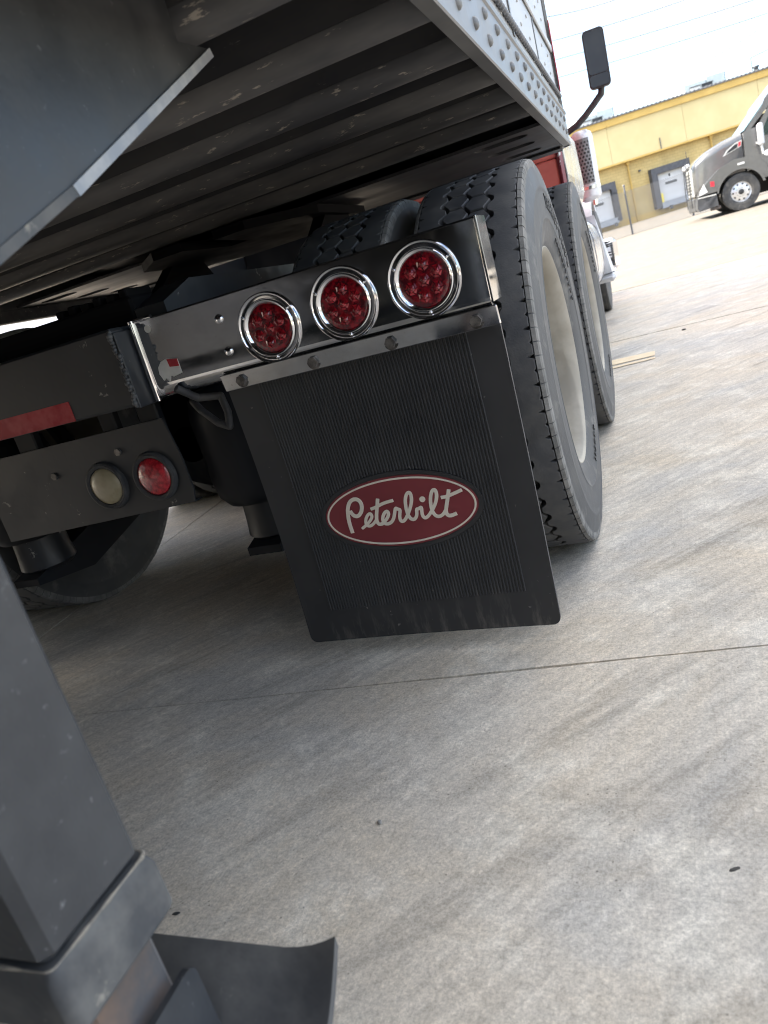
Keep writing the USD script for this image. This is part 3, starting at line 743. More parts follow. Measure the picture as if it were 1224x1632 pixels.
# ------------------------------------------------------------------ the tractor
tr = thing("semi_truck", "red semi tractor seen from behind, with black branded mud flap and chrome tail light panel", "truck")
SP = 1.317
for ax, y in enumerate((0.0, SP)):
    for side in (1, -1):
        dual_tyre(tr, side * 1.08, y, side, False, ax == 0 and side > 0)
        dual_tyre(tr, side * 0.745, y, side, True, ax == 0 and side > 0)
    axle = part(tr, "axle", [tube((-0.95, y, 0.512), (0.95, y, 0.512), 0.075, 20), revolve([(-0.2, 0.06), (-0.15, 0.15), (-0.05, 0.2), (0.05, 0.2), (0.15, 0.15), (0.2, 0.06)], "y", (0.05, y, 0.53), 24)], "frame_black", smooth=40)
    for side in (1, -1):
        yb = y - 0.45
        ab = part(tr, "air_spring", revolve([(0.705, 0.0), (0.705, 0.10), (0.685, 0.125), (0.64, 0.136), (0.56, 0.134), (0.47, 0.134), (0.425, 0.128), (0.398, 0.108), (0.392, 0.08)], "z", (side * 0.43, yb, 0), 32), "frame_black", smooth=50)
        part(ab, "piston", revolve([(0.41, 0.078), (0.34, 0.082), (0.30, 0.086), (0.285, 0.07), (0.283, 0.0)], "z", (side * 0.43, yb, 0), 28), "rusty_steel" if False else "black_paint", smooth=50)
        part(tr, "suspension_beam", ext_axis(Polygon([(yb - 0.11, 0.262), (yb + 0.12, 0.225), (y + 0.1, 0.33), (y + 0.1, 0.43), (y - 0.1, 0.40), (yb - 0.11, 0.284)]), side * 0.43 - 0.05, side * 0.43 + 0.05, "x"), "frame_black")
        part(tr, "brake_chamber", revolve([(0, 0.0), (0, 0.07), (0.03, 0.085), (0.10, 0.085), (0.12, 0.06), (0.22, 0.06), (0.24, 0.0)], "y", (side * 0.30, y + 0.12, 0.62), 20), "frame_black", smooth=40)

# frame rails with their tapered tails
for side in (1, -1):
    rail = ext_axis(Polygon([(-0.62, 0.725), (-0.62, 0.925), (-0.49, 0.968), (6.6, 0.97), (6.6, 0.72)]), side * 0.43, side * 0.345, "x")
    rp = part(tr, "frame_rail", rail, "black_paint")
    for q in range(6):
        part(rp, "bolt", tube((side * 0.43, -0.35 + 0.09 * (q % 3), 0.80 + 0.08 * (q // 3)), (side * 0.447, -0.35 + 0.09 * (q % 3), 0.80 + 0.08 * (q // 3)), 0.014, 6), "black_paint")
cm = part(tr, "rear_crossmember", [bx(-0.455, 0.362, -0.752, -0.70, 0.722, 0.895, b=0.006), bx(-0.43, 0.34, -0.70, -0.60, 0.88, 0.895)], "black_paint")
part(cm, "end_plate", bx(0.3635, 0.3705, -0.750, -0.64, 0.716, 0.885, b=0.002), "black_paint")
part(cm, "upper_flange", bx(-0.43, 0.343, -0.62, -0.47, 0.90, 0.958, b=0.006), "grease_black")
for q in range(6):
    part(cm, "rack_tooth", bx(0.10 + 0.04 * q, 0.123 + 0.04 * q, -0.60, -0.50, 0.958, 0.975 + 0.004 * (q % 2), b=0.003), "grease_black")
# bumpy weld bead down the end of the beam
wb_ = [_ball((0.363 + RNG.uniform(-0.004, 0.004), -0.752 + RNG.uniform(-0.003, 0.002), z), RNG.uniform(0.004, 0.008)) for z in np.arange(0.722, 0.89, 0.0075)]
part(cm, "weld_bead", wb_, "worn_edge" if False else "leg_band", smooth=True)
part(cm, "reflective_tape", bx(-0.115, 0.182, -0.7535, -0.7522, 0.7235, 0.770), "red_tape", label="faded red strip of reflective tape")
part(cm, "reflective_tape", bx(-0.40, -0.117, -0.7535, -0.7522, 0.7245, 0.766), "white_tape", label="white strip of reflective tape")

# hanging light plate below the crossmember
lp = part(tr, "hanging_light_plate", ext_axis(Polygon([(-0.36, 0.425), (0.309, 0.446), (0.318, 0.48), (0.316, 0.57), (0.300, 0.669), (-0.36, 0.664)]), -0.606, -0.600, "y"), "black_paint")
part(lp, "lower_flange", ext_axis(Polygon([(-0.36, 0.423), (0.308, 0.444), (0.308, 0.448), (-0.36, 0.427)]), -0.599, -0.57, "y"), "black_paint")
for x, nm in ((0.0615, "reversing_light"), (0.2205, "lower_stop_light")):
    g = part(tr, nm, revolve([(0.0, 0.066), (0.010, 0.064), (0.013, 0.058), (0.010, 0.051), (0.004, 0.049), (0.004, 0.0)], "-y", (x, -0.606, 0.531), 40), "hose", smooth=40)
    part(g, "lens", revolve([(0.004, 0.0495), (0.010, 0.048), (0.015, 0.038), (0.018, 0.022), (0.019, 0.0)], "-y", (x, -0.606, 0.531), 40), "dirty_lens" if x < 0.1 else "red_reflector", smooth=60)
for x, z in ((0.135, 0.612), (-0.10, 0.585)):
    part(lp, "plate_bolt", tube((x, -0.606, z), (x, -0.6125, z), 0.010, 6), "hex_bolt")
for x0, x1 in ((0.10, 0.15), (0.225, 0.285), (-0.2, -0.13)):
    part(tr, "hanger_bracket", bx(x0, x1, -0.597, -0.57, 0.60, 0.88, b=0.004), "frame_black")
part(tr, "wiring_loom", poly_tube([(0.44, -0.70, 0.735), (0.46, -0.66, 0.70), (0.50, -0.63, 0.69), (0.505, -0.63, 0.65), (0.50, -0.635, 0.617), (0.47, -0.63, 0.63), (0.43, -0.62, 0.665), (0.40, -0.6, 0.69)], 0.009, 10), "hose", smooth=50)

# chrome light panel and mud flap, both sides (the left pair is out of the picture, mirrored)
PTH = dict(
 P=[(0.741, 0.3204), (0.7397, 0.3421), (0.742, 0.3648), (0.7474, 0.3834), (0.7579, 0.3975), (0.7715, 0.4005), (0.7809, 0.3938), (0.7828, 0.3814), (0.7769, 0.3666), (0.7664, 0.358), (0.7569, 0.3601), (0.752, 0.3679), (0.7507, 0.3741)],
 e=[(0.7694, 0.3289), (0.7775, 0.333), (0.7924, 0.3432), (0.7998, 0.3526), (0.7977, 0.3609), (0.7899, 0.3586), (0.7809, 0.3466), (0.7794, 0.3356), (0.786, 0.33), (0.7967, 0.3337), (0.8065, 0.3428)],
 t=[(0.8245, 0.392), (0.816, 0.3693), (0.8073, 0.3445), (0.8088, 0.3327), (0.8161, 0.3309), (0.8253, 0.3348)],
 tb=[(0.8008, 0.3702), (0.8153, 0.3728), (0.833, 0.3794), (0.8591, 0.3824)],
 w=[(0.8227, 0.3341), (0.8349, 0.3438), (0.8411, 0.3543), (0.8374, 0.3608), (0.8288, 0.3552), (0.8215, 0.3423), (0.8235, 0.3319), (0.8325, 0.3292), (0.8434, 0.3332), (0.8516, 0.3448), (0.8594, 0.3653), (0.8639, 0.3601), (0.87, 0.3588), (0.864, 0.3446), (0.863, 0.3337), (0.8674, 0.3296), (0.8762, 0.3342), (0.8913, 0.3542), (0.9024, 0.3762), (0.9034, 0.3935), (0.8965, 0.3953), (0.8874, 0.382), (0.8834, 0.3588), (0.8844, 0.3416), (0.8893, 0.3319), (0.8978, 0.331), (0.9053, 0.3411), (0.9069, 0.3545), (0.9121, 0.3537), (0.9199, 0.3579), (0.9172, 0.3451), (0.9171, 0.3349), (0.9225, 0.3297), (0.9337, 0.3368), (0.9525, 0.3582), (0.9614, 0.3785), (0.9606, 0.3918), (0.9533, 0.3914), (0.945, 0.3761), (0.9407, 0.3533), (0.9433, 0.3354), (0.9522, 0.3286), (0.964, 0.3323), (0.972, 0.3418)],
 t2=[(0.9902, 0.387), (0.9814, 0.3636), (0.9716, 0.3402), (0.9723, 0.3303), (0.98, 0.3271), (0.9946, 0.331)],
 t2b=[(0.9684, 0.3714), (0.9822, 0.3718), (0.9977, 0.3759), (1.0182, 0.3814)])
EX, EZ, EA, EB, ER = 0.8663, 0.3553, 0.1815, 0.0818, -0.95

def ellipse(a, b):
    e = affinity.scale(Point(0, 0).buffer(1.0, quad_segs=40), a, b)
    return affinity.translate(affinity.rotate(e, ER, origin=(0, 0)), EX, EZ)

def bend(v):
    """the flap hangs with a slight curl: lower edge swings back, left edge a touch more"""
    x, y, z = v.T
    t = np.clip((0.72 - z) / 0.67, 0, 1)
    return np.stack([x, y + 0.012 * np.sin(t * PI) - 0.004 * t ** 2 + 0.006 * t * np.sin((np.abs(x) - 0.55) / 0.62 * PI), z], -1)

def slab_grid(poly, y0, y1, nx=14, nz=30):
    """extrude with inner grid so that it can be bent"""
    import shapely
    poly = shapely.set_precision(poly, 1e-6).buffer(0)
    x0, z0, x1, z1 = poly.bounds
    cells = []
    for i in range(nx):
        for k in range(nz):
            c = sbox(x0 + (x1 - x0) * i / nx, z0 + (z1 - z0) * k / nz, x0 + (x1 - x0) * (i + 1) / nx, z0 + (z1 - z0) * (k + 1) / nz).intersection(poly)
            if c.area > 1e-9:
                cells.append(c)
    V, F, n = [], [], 0
    for c in cells:
        for g in getattr(c, "geoms", [c]):
            vv, ff = trimesh.creation.triangulate_polygon(g, engine="earcut")
            V.append(np.c_[vv[:, 0], np.full(len(vv), y0), vv[:, 1]]); F.append(ff[:, ::-1] + n if True else ff + n); n += len(vv)
            V.append(np.c_[vv[:, 0], np.full(len(vv), y1), vv[:, 1]]); F.append(ff + n); n += len(vv)
    ring = np.array(poly.exterior.segmentize(0.03).coords)
    m = len(ring)
    V.append(np.vstack([np.c_[ring[:, 0], np.full(m, y0), ring[:, 1]], np.c_[ring[:, 0], np.full(m, y1), ring[:, 1]]]))
    j = np.arange(m - 1)
    F.append(np.vstack([np.stack([j, m + j, m + j + 1], -1), np.stack([j, m + j + 1, j + 1], -1)]) + n)
    mesh = trimesh.Trimesh(np.vstack(V), np.vstack(F), process=False)
    trimesh.repair.fix_normals(mesh) if False else None
    return mesh

def mirror_x(m, side):
    if side > 0:
        return m
    v = m.vertices * [-1, 1, 1]
    return trimesh.Trimesh(v, m.faces[:, ::-1], process=False)

for side in (1, -1):
    mx = lambda m: mirror_x(trimesh.util.concatenate(m) if isinstance(m, list) else m, side)
    bm = lambda m: mx(trimesh.Trimesh(bend(m.vertices), m.faces, process=False))
    # --- mud flap
    fl = Polygon([(0.55, 0.732), (1.174, 0.732), (1.167, 0.05), (0.552, 0.054)]).buffer(-0.018).buffer(0.018, quad_segs=6)
    fl = unary_union([fl, sbox(0.5505, 0.62, 1.1733, 0.732)]).buffer(0.0004).buffer(-0.0004).simplify(0.0004)
    FY = -0.672
    mf = part(tr, "mud_flap", bm(slab_grid(fl, FY, FY + 0.009)), "flap_rubber", smooth=25)
    ribs = []
    hole = (EA + 0.0115, EB + 0.0115)
    xs = np.arange(0.628, 1.104, 0.0072)
    for x in xs:
        q = (x - EX) / hole[0]
        segs = [(0.134, 0.70)]
        if abs(q) < 1:
            hz = hole[1] * math.sqrt(1 - q * q)
            cz_ = EZ + math.tan(math.radians(ER)) * (x - EX)
            segs = [(0.134, cz_ - hz), (cz_ + hz, 0.70)]
        for z0, z1 in segs:
            nz = max(2, int((z1 - z0) / 0.05) + 1)
            zz = np.linspace(z0, z1, nz)
            w0, w1, h = 0.0024, 0.0011, 0.0023
            V, F = [], []
            for z in zz:
                V += [(x - w0, FY - 0.0001, z), (x - w1, FY - h, z), (x + w1, FY - h, z), (x + w0, FY - 0.0001, z)]
            for a in range(nz - 1):
                for c in range(3):
                    p = [a * 4 + c, a * 4 + c + 1, (a + 1) * 4 + c + 1, (a + 1) * 4 + c]
                    F += [[p[0], p[1], p[2]], [p[0], p[2], p[3]]]
            e = (nz - 1) * 4
            F += [[0, 2, 1], [0, 3, 2], [e, e + 1, e + 2], [e, e + 2, e + 3]]
            ribs.append(trimesh.Trimesh(np.array(V), F, process=False))
    part(mf, "moulded_ribs", bm(trimesh.util.concatenate(ribs)), "flap_rubber", kind="stuff")
    if side > 0:
        ring = ellipse(EA + 0.0105, EB + 0.0105).difference(ellipse(EA + 0.001, EB + 0.001))
        part(mf, "emblem_surround", bm(ext_axis(ring, FY - 0.0035, FY - 0.0002, "y")), "flap_rubber", smooth=30)
        part(mf, "emblem_plate", bm(slab_grid(ellipse(EA, EB), FY - 0.0030, FY - 0.0004, 20, 12)), "emblem_red", smooth=30)
        band = ellipse(EA - 0.0045, EB - 0.0045).difference(ellipse(EA - 0.0085, EB - 0.0085))
        part(mf, "emblem_border", bm(ext_axis(band, FY - 0.0042, FY - 0.0031, "y")), "emblem_white")
        strokes = []
        for k, wdt in (("P", 0.0043), ("e", 0.0034), ("t", 0.0039), ("tb", 0.0036), ("w", 0.0037), ("t2", 0.0040), ("t2b", 0.0037)):
            strokes.append(LineString(chaikin(PTH[k])).buffer(wdt, cap_style=1 if k == "e" else 2, quad_segs=5))
        strokes.append(Point(0.9262, 0.3742).buffer(0.0066))
        word = unary_union(strokes).simplify(0.00015)
        part(mf, "emblem_lettering", bm(ext_axis(word, FY - 0.0045, FY - 0.0031, "y")), "emblem_white")
    # --- panel: flat sheet, rolled under at the bottom, lipped at the top
    PY = -0.690
    arc = [(PY + 0.030 - 0.030 * math.cos(a), 0.752 - 0.030 * math.sin(a)) for a in np.linspace(0, PI / 2, 9)]
    prof = [(PY + 0.055, 0.8955), (PY + 0.003, 0.8955), (PY, 0.8925)] + arc + [(PY + 0.08, 0.722)]
    pn = part(tr, "light_panel", mx(sheet(prof, 0.0024, 0.386, 1.170, "x")), "stainless", smooth=35)
    part(pn, "end_flange", mx(bx(1.1705, 1.1765, PY - 0.004, PY + 0.078, 0.742, 0.8975, b=0.0012)), "stainless")
    part(pn, "end_flange", mx([tube((0.379, PY - 0.003, 0.717), (0.379, PY - 0.003, 0.899), 0.0072, 16), bx(0.3725, 0.3855, PY - 0.002, PY + 0.055, 0.718, 0.898, b=0.002)]), "chrome", smooth=35)
    part(pn, "end_flange", mx([tube((0.387, PY - 0.002, 0.8975), (0.435, PY - 0.002, 0.8975), 0.0045, 12)]), "chrome", smooth=35)
    cb_ = bx(0.558, 1.179, PY - 0.003, PY + 0.006, 0.700, 0.7365, b=0.0015)
    vb = np.array(cb_.vertices); vb[:, 1] -= (vb[:, 2] - 0.700) * 0.17
    cl = part(tr, "flap_clamp_bar", mx(trimesh.Trimesh(vb, cb_.faces, process=False)), "stainless")
    for x in (0.608, 0.785, 0.960, 1.136):
        bo = part(cl, "clamp_bolt", mx([tube((x, PY - 0.003, 0.7165), (x, PY - 0.005, 0.7165), 0.0155, 20), tube((x, PY - 0.005, 0.7165), (x, PY - 0.0145, 0.7165), 0.0115, 6)]), "hex_bolt")
    for x, z in ((0.598, 0.851), (0.597, 0.782)):
        part(pn, "dome_rivet", mx(revolve([(0.001, 0.0105), (0.004, 0.0095), (0.007, 0.006), (0.008, 0.0)], "-y", (x, PY, z), 20)), "chrome", smooth=60)
    if side > 0:
        part(pn, "mounting_hole", revolve([(0.0014, 0.0085), (0.0015, 0.0)], "-y", (0.415, PY, 0.874), 16), "white_tape")  # pale disc painted for the brightness showing through a hole
        jagged = Polygon([(0.426, 0.775), (0.431, 0.762), (0.437, 0.766), (0.441, 0.757), (0.447, 0.768), (0.452, 0.765), (0.470, 0.768), (0.4695, 0.792), (0.447, 0.797), (0.436, 0.794), (0.428, 0.786)])  # jagged white and red shape lying flat on the panel
        jagged = affinity.translate(affinity.scale(jagged, 1.35, 1.3, origin=(0.4697, 0.7925)), -0.006, 0.004)
        part(pn, "torn_sticker", ext_axis(jagged, PY - 0.0024, PY - 0.0014, "y"), "white_tape", label="jagged white and red patch")
        part(pn, "torn_sticker", ext_axis(affinity.translate(Polygon([(0.4445, 0.7795), (0.4697, 0.7765), (0.4697, 0.7925), (0.4425, 0.7975)]), -0.006, 0.004), PY - 0.0032, PY - 0.0025, "y"), "red_tape", label="red corner of the jagged patch")
    for x, z in ((0.709, 0.806), (0.884, 0.8115), (1.055, 0.8135)):
        bz = part(tr, "tail_light", mx(revolve([(0.0005, 0.0730), (0.006, 0.0724), (0.0085, 0.0702), (0.0080, 0.0675), (0.0040, 0.0650), (0.0036, 0.0605), (0.0075, 0.0580), (0.0090, 0.0560), (0.0080, 0.0530), (0.0040, 0.0500), (0.003, 0.049)], "-y", (x, PY, z), 72)), "chrome", smooth=50)
        part(bz, "lens", mx(revolve([(0.0025, 0.0505), (0.0045, 0.0480), (0.0052, 0.040), (0.0058, 0.02), (0.0060, 0.0)], "-y", (x, PY, z), 48)), "red_lens", smooth=60)
        for q in range(7):
            a = q * PI / 3 + 0.35
            rr = 0.0 if q == 6 else 0.0290
            c = (x + rr * math.cos(a), PY, z + rr * math.sin(a))
            facets = []
            for k in range(6):
                a0_ = k * PI / 3 + 0.5 * (q % 3)
                for r0, r1, h0, h1 in ((0.0035, 0.0075, 0.0095, 0.0062), (0.0082, 0.0125, 0.0085, 0.0058)):
                    P = [(r0, a0_, h0), (r0, a0_ + 0.8, h0 - 0.0012), (r1, a0_ + 0.95, h1), (r1, a0_ + 0.1, h1 + 0.0008)]
                    v = np.array([(c[0] + r * math.cos(t_), PY - h, c[2] + r * math.sin(t_)) for r, t_, h in P] + [(c[0] + (r0 + r1) / 2 * math.cos(a0_ + 0.45), PY - 0.0045, c[2] + (r0 + r1) / 2 * math.sin(a0_ + 0.45))])
                    facets.append(trimesh.Trimesh(v, [[0, 2, 1], [0, 3, 2], [0, 1, 4], [1, 2, 4], [2, 3, 4], [3, 0, 4]], process=False))
            facets.append(revolve([(0.0045, 0.0036), (0.0085, 0.0030), (0.0098, 0.0)], "-y", c, 8))
            part(bz, "led", mx(facets), "red_led", kind="stuff")
        for q in range(3):
            a = q * 2 * PI / 3 + 0.5
            part(bz, "bezel_screw", mx(_ball((x + 0.0605 * math.cos(a), PY - 0.006, z + 0.0605 * math.sin(a)), 0.003)), "chrome", smooth=True)

# fifth wheel
fw = part(tr, "fifth_wheel", ext_axis(Polygon([(-0.40, 0.50), (-0.2, 0.30), (-0.07, 0.30), (-0.04, 0.6), (0.04, 0.6), (0.07, 0.30), (0.2, 0.30), (0.40, 0.50), (0.40, 1.0), (0.25, 1.15), (-0.25, 1.15), (-0.40, 1.0)]), 1.135, 1.165, "z"), "grease_black")
for side in (1, -1):
    part(tr, "fifth_wheel_stand", ext_axis(Polygon([(0.35, 0.97), (1.0, 0.97), (0.85, 1.133), (0.6, 1.133)]), side * 0.33, side * 0.38, "x"), "grease_black")
part(tr, "deck_plate", bx(-0.40, 0.40, 1.75, 2.3, 0.972, 0.985), "frame_black")

# cab, sleeper, hood
def rounded_rect(x0, x1, y0, y1, r):
    return sbox(x0 + r, y0 + r, x1 - r, y1 - r).buffer(r, quad_segs=6)
sl = part(tr, "sleeper", ext_axis(rounded_rect(-1.0, 1.0, 2.66, 4.45, 0.10), 1.04, 3.05, "z"), "red_paint", smooth=35)
part(sl, "roof_fairing", ext_axis(Polygon([(1.56, 3.05), (4.95, 3.05), (4.9, 3.35), (4.0, 4.0), (1.56, 4.1)]), -1.02, 1.02, "x"), "red_paint")  # out of view; stretched back over the gap to block a sun patch
part(sl, "rear_sill", [bx(0.05, 1.055, 2.625, 2.66, 1.075, 1.26, b=0.01), bx(0.05, 1.055, 2.63, 2.66, 1.265, 1.29, b=0.006)], "red_paint")
part(sl, "rear_corner", bx(1.056, 1.092, 2.60, 2.70, 1.02, 1.40, b=0.02), "maroon_paint", label="maroon corner with chipped grey paint")
part(sl, "side_extender", bx(-1.10, -1.07, 1.45, 2.69, 1.0, 4.0, b=0.01), "black_plastic")  # stretched back to block sun coming through the gap behind the cab
part(sl, "side_extender", bx(1.03, 1.06, 2.25, 2.69, 1.5, 3.6, b=0.01), "red_paint")
part(tr, "cab_rear_shield", bx(-1.07, 0.06, 2.56, 2.60, 0.985, 1.45, b=0.01), "frame_black")
arcp = [(1.088, 1.45), (1.094, 1.30), (1.10, 1.16), (1.096, 1.10), (1.08, 1.05), (1.05, 1.005), (1.02, 0.985)]
def ext_prof_y(points, t, y0, y1):
    return sheet(points, t, y0, y1, "y")
part(tr, "polished_side_skirt", ext_prof_y(arcp, 0.006, 2.62, 3.95), "polished_tank", smooth=35)
part(tr, "polished_side_skirt", mirror_x(ext_prof_y(arcp, 0.006, 2.62, 3.95), -1), "polished_tank", smooth=35)
part(tr, "skirt_backing", bx(0.99, 1.084, 2.72, 3.94, 1.12, 1.45), "maroon_paint")
part(tr, "under_cab_box", bx(-0.98, 0.98, 2.7, 4.4, 0.955, 1.035), "maroon_paint")
cb = part(tr, "cab", ext_axis(Polygon([(4.46, 1.0), (5.65, 1.0), (5.65, 1.95), (5.15, 2.85), (4.46, 3.04)]), -0.93, 0.93, "x"), "red_paint")
part(cb, "windscreen", ext_axis(Polygon([(5.66, 2.0), (5.672, 2.0), (5.19, 2.82), (5.18, 2.82)]), -0.88, 0.88, "x"), "window_glass")
for side in (1, -1):
    d_ = part(tr, "door", ext_axis(Polygon([(4.55, 1.05), (5.5, 1.05), (5.5, 2.0), (5.1, 2.62), (4.55, 2.66)]), side * 0.932, side * 0.94, "x"), "red_paint")
    part(d_, "door_window", ext_axis(Polygon([(4.62, 1.98), (5.42, 1.98), (5.05, 2.55), (4.62, 2.58)]), side * 0.9415, side * 0.944, "x"), "window_glass")
    part(d_, "door_handle", bx(side * 0.941, side * 0.96, 4.62, 4.76, 1.75, 1.79), "chrome")
hood = trimesh.convex.convex_hull(np.array([(sx * w, y, z) for sx in (-1, 1) for y, w, z in ((5.65, 0.80, 0.95), (5.65, 0.80, 1.80), (5.65, 0.62, 1.96), (7.85, 0.58, 0.85), (7.80, 0.60, 1.68), (7.7, 0.5, 1.82))]))
part(tr, "hood", hood, "red_paint", smooth=30)
part(tr, "grille", bx(-0.48, 0.48, 7.80, 7.90, 0.75, 1.62, b=0.03), "chrome")
part(tr, "bumper", bx(-1.15, 1.15, 7.75, 7.98, 0.30, 0.68, b=0.05), "chrome")
for side in (1, -1):
    arch = Point(6.12, 0.5).buffer(0.72, quad_segs=12).difference(Point(6.12, 0.5).buffer(0.60, quad_segs=12)).intersection(sbox(5.4, 0.42, 7.3, 1.4))
    part(tr, "fender", ext_axis(arch, side * 0.62, side * 1.03, "x"), "silver_plastic", smooth=35)
    part(tr, "headlight", revolve([(0, 0.0), (0.02, 0.09), (0.06, 0.11), (0.16, 0.10), (0.22, 0.0)], "y", (side * 0.80, 7.3, 1.02), 20), "chrome", smooth=40)
    fwz = 0.50
    w = part(tr, "steer_wheel", revolve([(-0.10, 0.28), (-0.08, 0.27), (0.08, 0.272), (0.115, 0.285), (0.118, 0.298), (0.112, 0.29), (0.06, 0.25), (0.10, 0.17), (0.12, 0.1), (0.17, 0.085), (0.175, 0.0)], "x" if side > 0 else "-x", (side * 0.92, 6.12, fwz), 40), "wheel_alloy", smooth=35)
    c = carcass(side * 0.92, 6.12, fwz, R=0.50, n=72)
    gro = [revolve([(a - 0.002, 0.488), (a, 0.4995), (a + 0.032, 0.4995), (a + 0.034, 0.488)], "x", (side * 0.92, 6.12, fwz), 72) for a in (-0.118, -0.075, -0.034, 0.007, 0.048, 0.084)]
    part(w, "tyre", trimesh.util.concatenate([c] + gro), "rubber", smooth=40)
    for q in range(10):
        a = q * PI / 5 + 0.2
        part(w, "spiked_lug_cover", tube((side * 0.99, 6.12 + 0.17 * math.cos(a), fwz + 0.17 * math.sin(a)), (side * 1.155, 6.12 + 0.17 * math.cos(a), fwz + 0.17 * math.sin(a)), 0.024, 10, 0.003), "black_plastic", smooth=40)

# polished tank / chassis fairing with its step
def superell(cx, cz, a, b, n=26, e=3.0):
    t = np.linspace(0, 2 * PI, n, endpoint=False)
    return Polygon(np.stack([cx + a * np.sign(np.cos(t)) * np.abs(np.cos(t)) ** (2 / e), cz + b * np.sign(np.sin(t)) * np.abs(np.sin(t)) ** (2 / e)], -1))
def loft_y(sections):
    """sections: list of (y, ring (n,2) in x,z)"""
    n = len(sections[0][1])
    V, F = [], []
    for y, r in sections:
        V.append(np.c_[r[:, 0], np.full(n, y), r[:, 1]])
    for s in range(len(sections) - 1):
        for i in range(n):
            j = (i + 1) % n
            F += [[s * n + i, s * n + j, (s + 1) * n + j], [s * n + i, (s + 1) * n + j, (s + 1) * n + i]]
    v = np.vstack(V + [[[*sections[0][1].mean(0)[:1], sections[0][0], sections[0][1].mean(0)[1]]], [[*sections[-1][1].mean(0)[:1], sections[-1][0], sections[-1][1].mean(0)[1]]]])
    m = len(sections) * n
    for i in range(n):
        j = (i + 1) % n
        F += [[m, j, i], [m + 1, (len(sections) - 1) * n + i, (len(sections) - 1) * n + j]]
    return trimesh.Trimesh(v, F, process=False)
for side in (1, -1):
    secs = []
    for y, k in ((1.98, 0.80), (2.0, 0.90), (2.06, 0.97), (2.14, 1.0), (3.2, 1.0), (4.70, 1.0), (4.82, 0.97), (4.86, 0.90)):
        r = np.array(superell(0.82, 0.645, 0.305 * k, 0.30 * k, 40, 3.2).exterior.coords)[:-1]
        secs.append((y, r * [side, 1]))
    tk = part(tr, "fuel_tank", loft_y(secs) if side > 0 else mirror_x(loft_y([(y, r * [-1, 1]) for y, r in secs]), -1), "polished_tank", smooth=40)
    for y in (2.5, 3.6, 4.55):
        a = superell(0.82, 0.645, 0.309, 0.304, 40, 3.2); b_ = superell(0.82, 0.645, 0.304, 0.299, 40, 3.2)
        part(tk, "tank_strap", mirror_x(ext_axis(a.difference(b_), y, y + 0.06, "y"), side), "chrome", smooth=40)
    st = part(tr, "cab_step", mirror_x(bx(0.85, 1.19, 4.84, 5.30, 0.36, 0.43, b=0.03), side), "silver_plastic")
    for q in range(5):
        part(st, "tread_bar", mirror_x(bx(1.0, 1.185, 4.88 + q * 0.08, 4.91 + q * 0.08, 0.43, 0.448, b=0.004), side), "polished_tank")
    part(tr, "step_skirt", mirror_x(trimesh.convex.convex_hull(np.array([(0.9, 4.84, 0.94), (1.09, 4.84, 0.94), (1.06, 5.35, 0.93), (0.9, 5.35, 0.93), (0.9, 4.84, 0.42), (1.16, 4.84, 0.44), (1.17, 5.2, 0.44), (0.9, 5.3, 0.42)])), side), "silver_plastic", smooth=20)
    # air cleaner with its perforated intake
    cx, cy, R_ = 1.085, 5.02, 0.094
    ac = part(tr, "air_cleaner", mirror_x(revolve([(1.06, 0.0), (1.06, 0.055), (1.085, 0.085), (1.10, R_), (1.57, R_), (1.605, 0.085), (1.63, 0.055), (1.635, 0.0)], "z", (cx, cy, 0), 40), side), "silver_plastic", smooth=40)
    plate = sbox(-0.105, 0, 0.105, 0.36)
    holes = [Point(-0.085 + 0.0285 * i + (0.014 if k % 2 else 0), 0.02 + 0.028 * k).buffer(0.0095, quad_segs=2) for i in range(7) for k in range(12)]
    plate = plate.difference(unary_union(holes))
    cells = []
    for i in range(8):
        c = plate.intersection(sbox(-0.105 + i * 0.02625, 0, -0.105 + (i + 1) * 0.02625, 0.36))
        cells += [g for g in getattr(c, "geoms", [c]) if g.area > 1e-9]
    pm = trimesh.util.concatenate([ext(g, 0.003) for g in cells])
    def wrapc(m, r0, ang):
        v = m.vertices
        a = ang + v[:, 0] / r0
        return trimesh.Trimesh(np.stack([cx + (r0 + v[:, 2]) * np.cos(a), cy + (r0 + v[:, 2]) * np.sin(a), 1.20 + v[:, 1]], -1), m.faces, process=False)
    part(ac, "perforated_screen", mirror_x(wrapc(pm, R_ + 0.006, math.radians(-115)), side), "galvanised")
    part(ac, "filter_core", mirror_x(revolve([(1.20, R_ + 0.002), (1.56, R_ + 0.002)], "z", (cx, cy, 0), 30, math.radians(-175), math.radians(-52)), side), "black_plastic", smooth=40)
    part(ac, "clamp_strap", mirror_x(revolve([(1.155, R_ + 0.001), (1.155, R_ + 0.005), (1.18, R_ + 0.005), (1.18, R_ + 0.001)], "z", (cx, cy, 0), 40), side), "chrome", smooth=30)
    part(ac, "drain_bolt", mirror_x(tube((cx + 0.03, cy - 0.03, 1.02), (cx + 0.03, cy - 0.03, 1.07), 0.02, 8), side), "chrome")
    # door mirror, turned a little outwards
    def turn(m, c=(1.307, 5.02), a=math.radians(4.5)):
        v = np.array(m.vertices) - [*c, 0]
        return trimesh.Trimesh(np.stack([v[:, 0] * math.cos(a) - v[:, 1] * math.sin(a), v[:, 0] * math.sin(a) + v[:, 1] * math.cos(a), v[:, 2]], -1) + [*c, 0], m.faces, process=False)
    mh = part(tr, "door_mirror", mirror_x(turn(ext_axis(rounded_rect(1.222, 1.392, 1.90, 2.335, 0.035), 5.0, 5.045, "y")), side), "black_plastic", smooth=35)
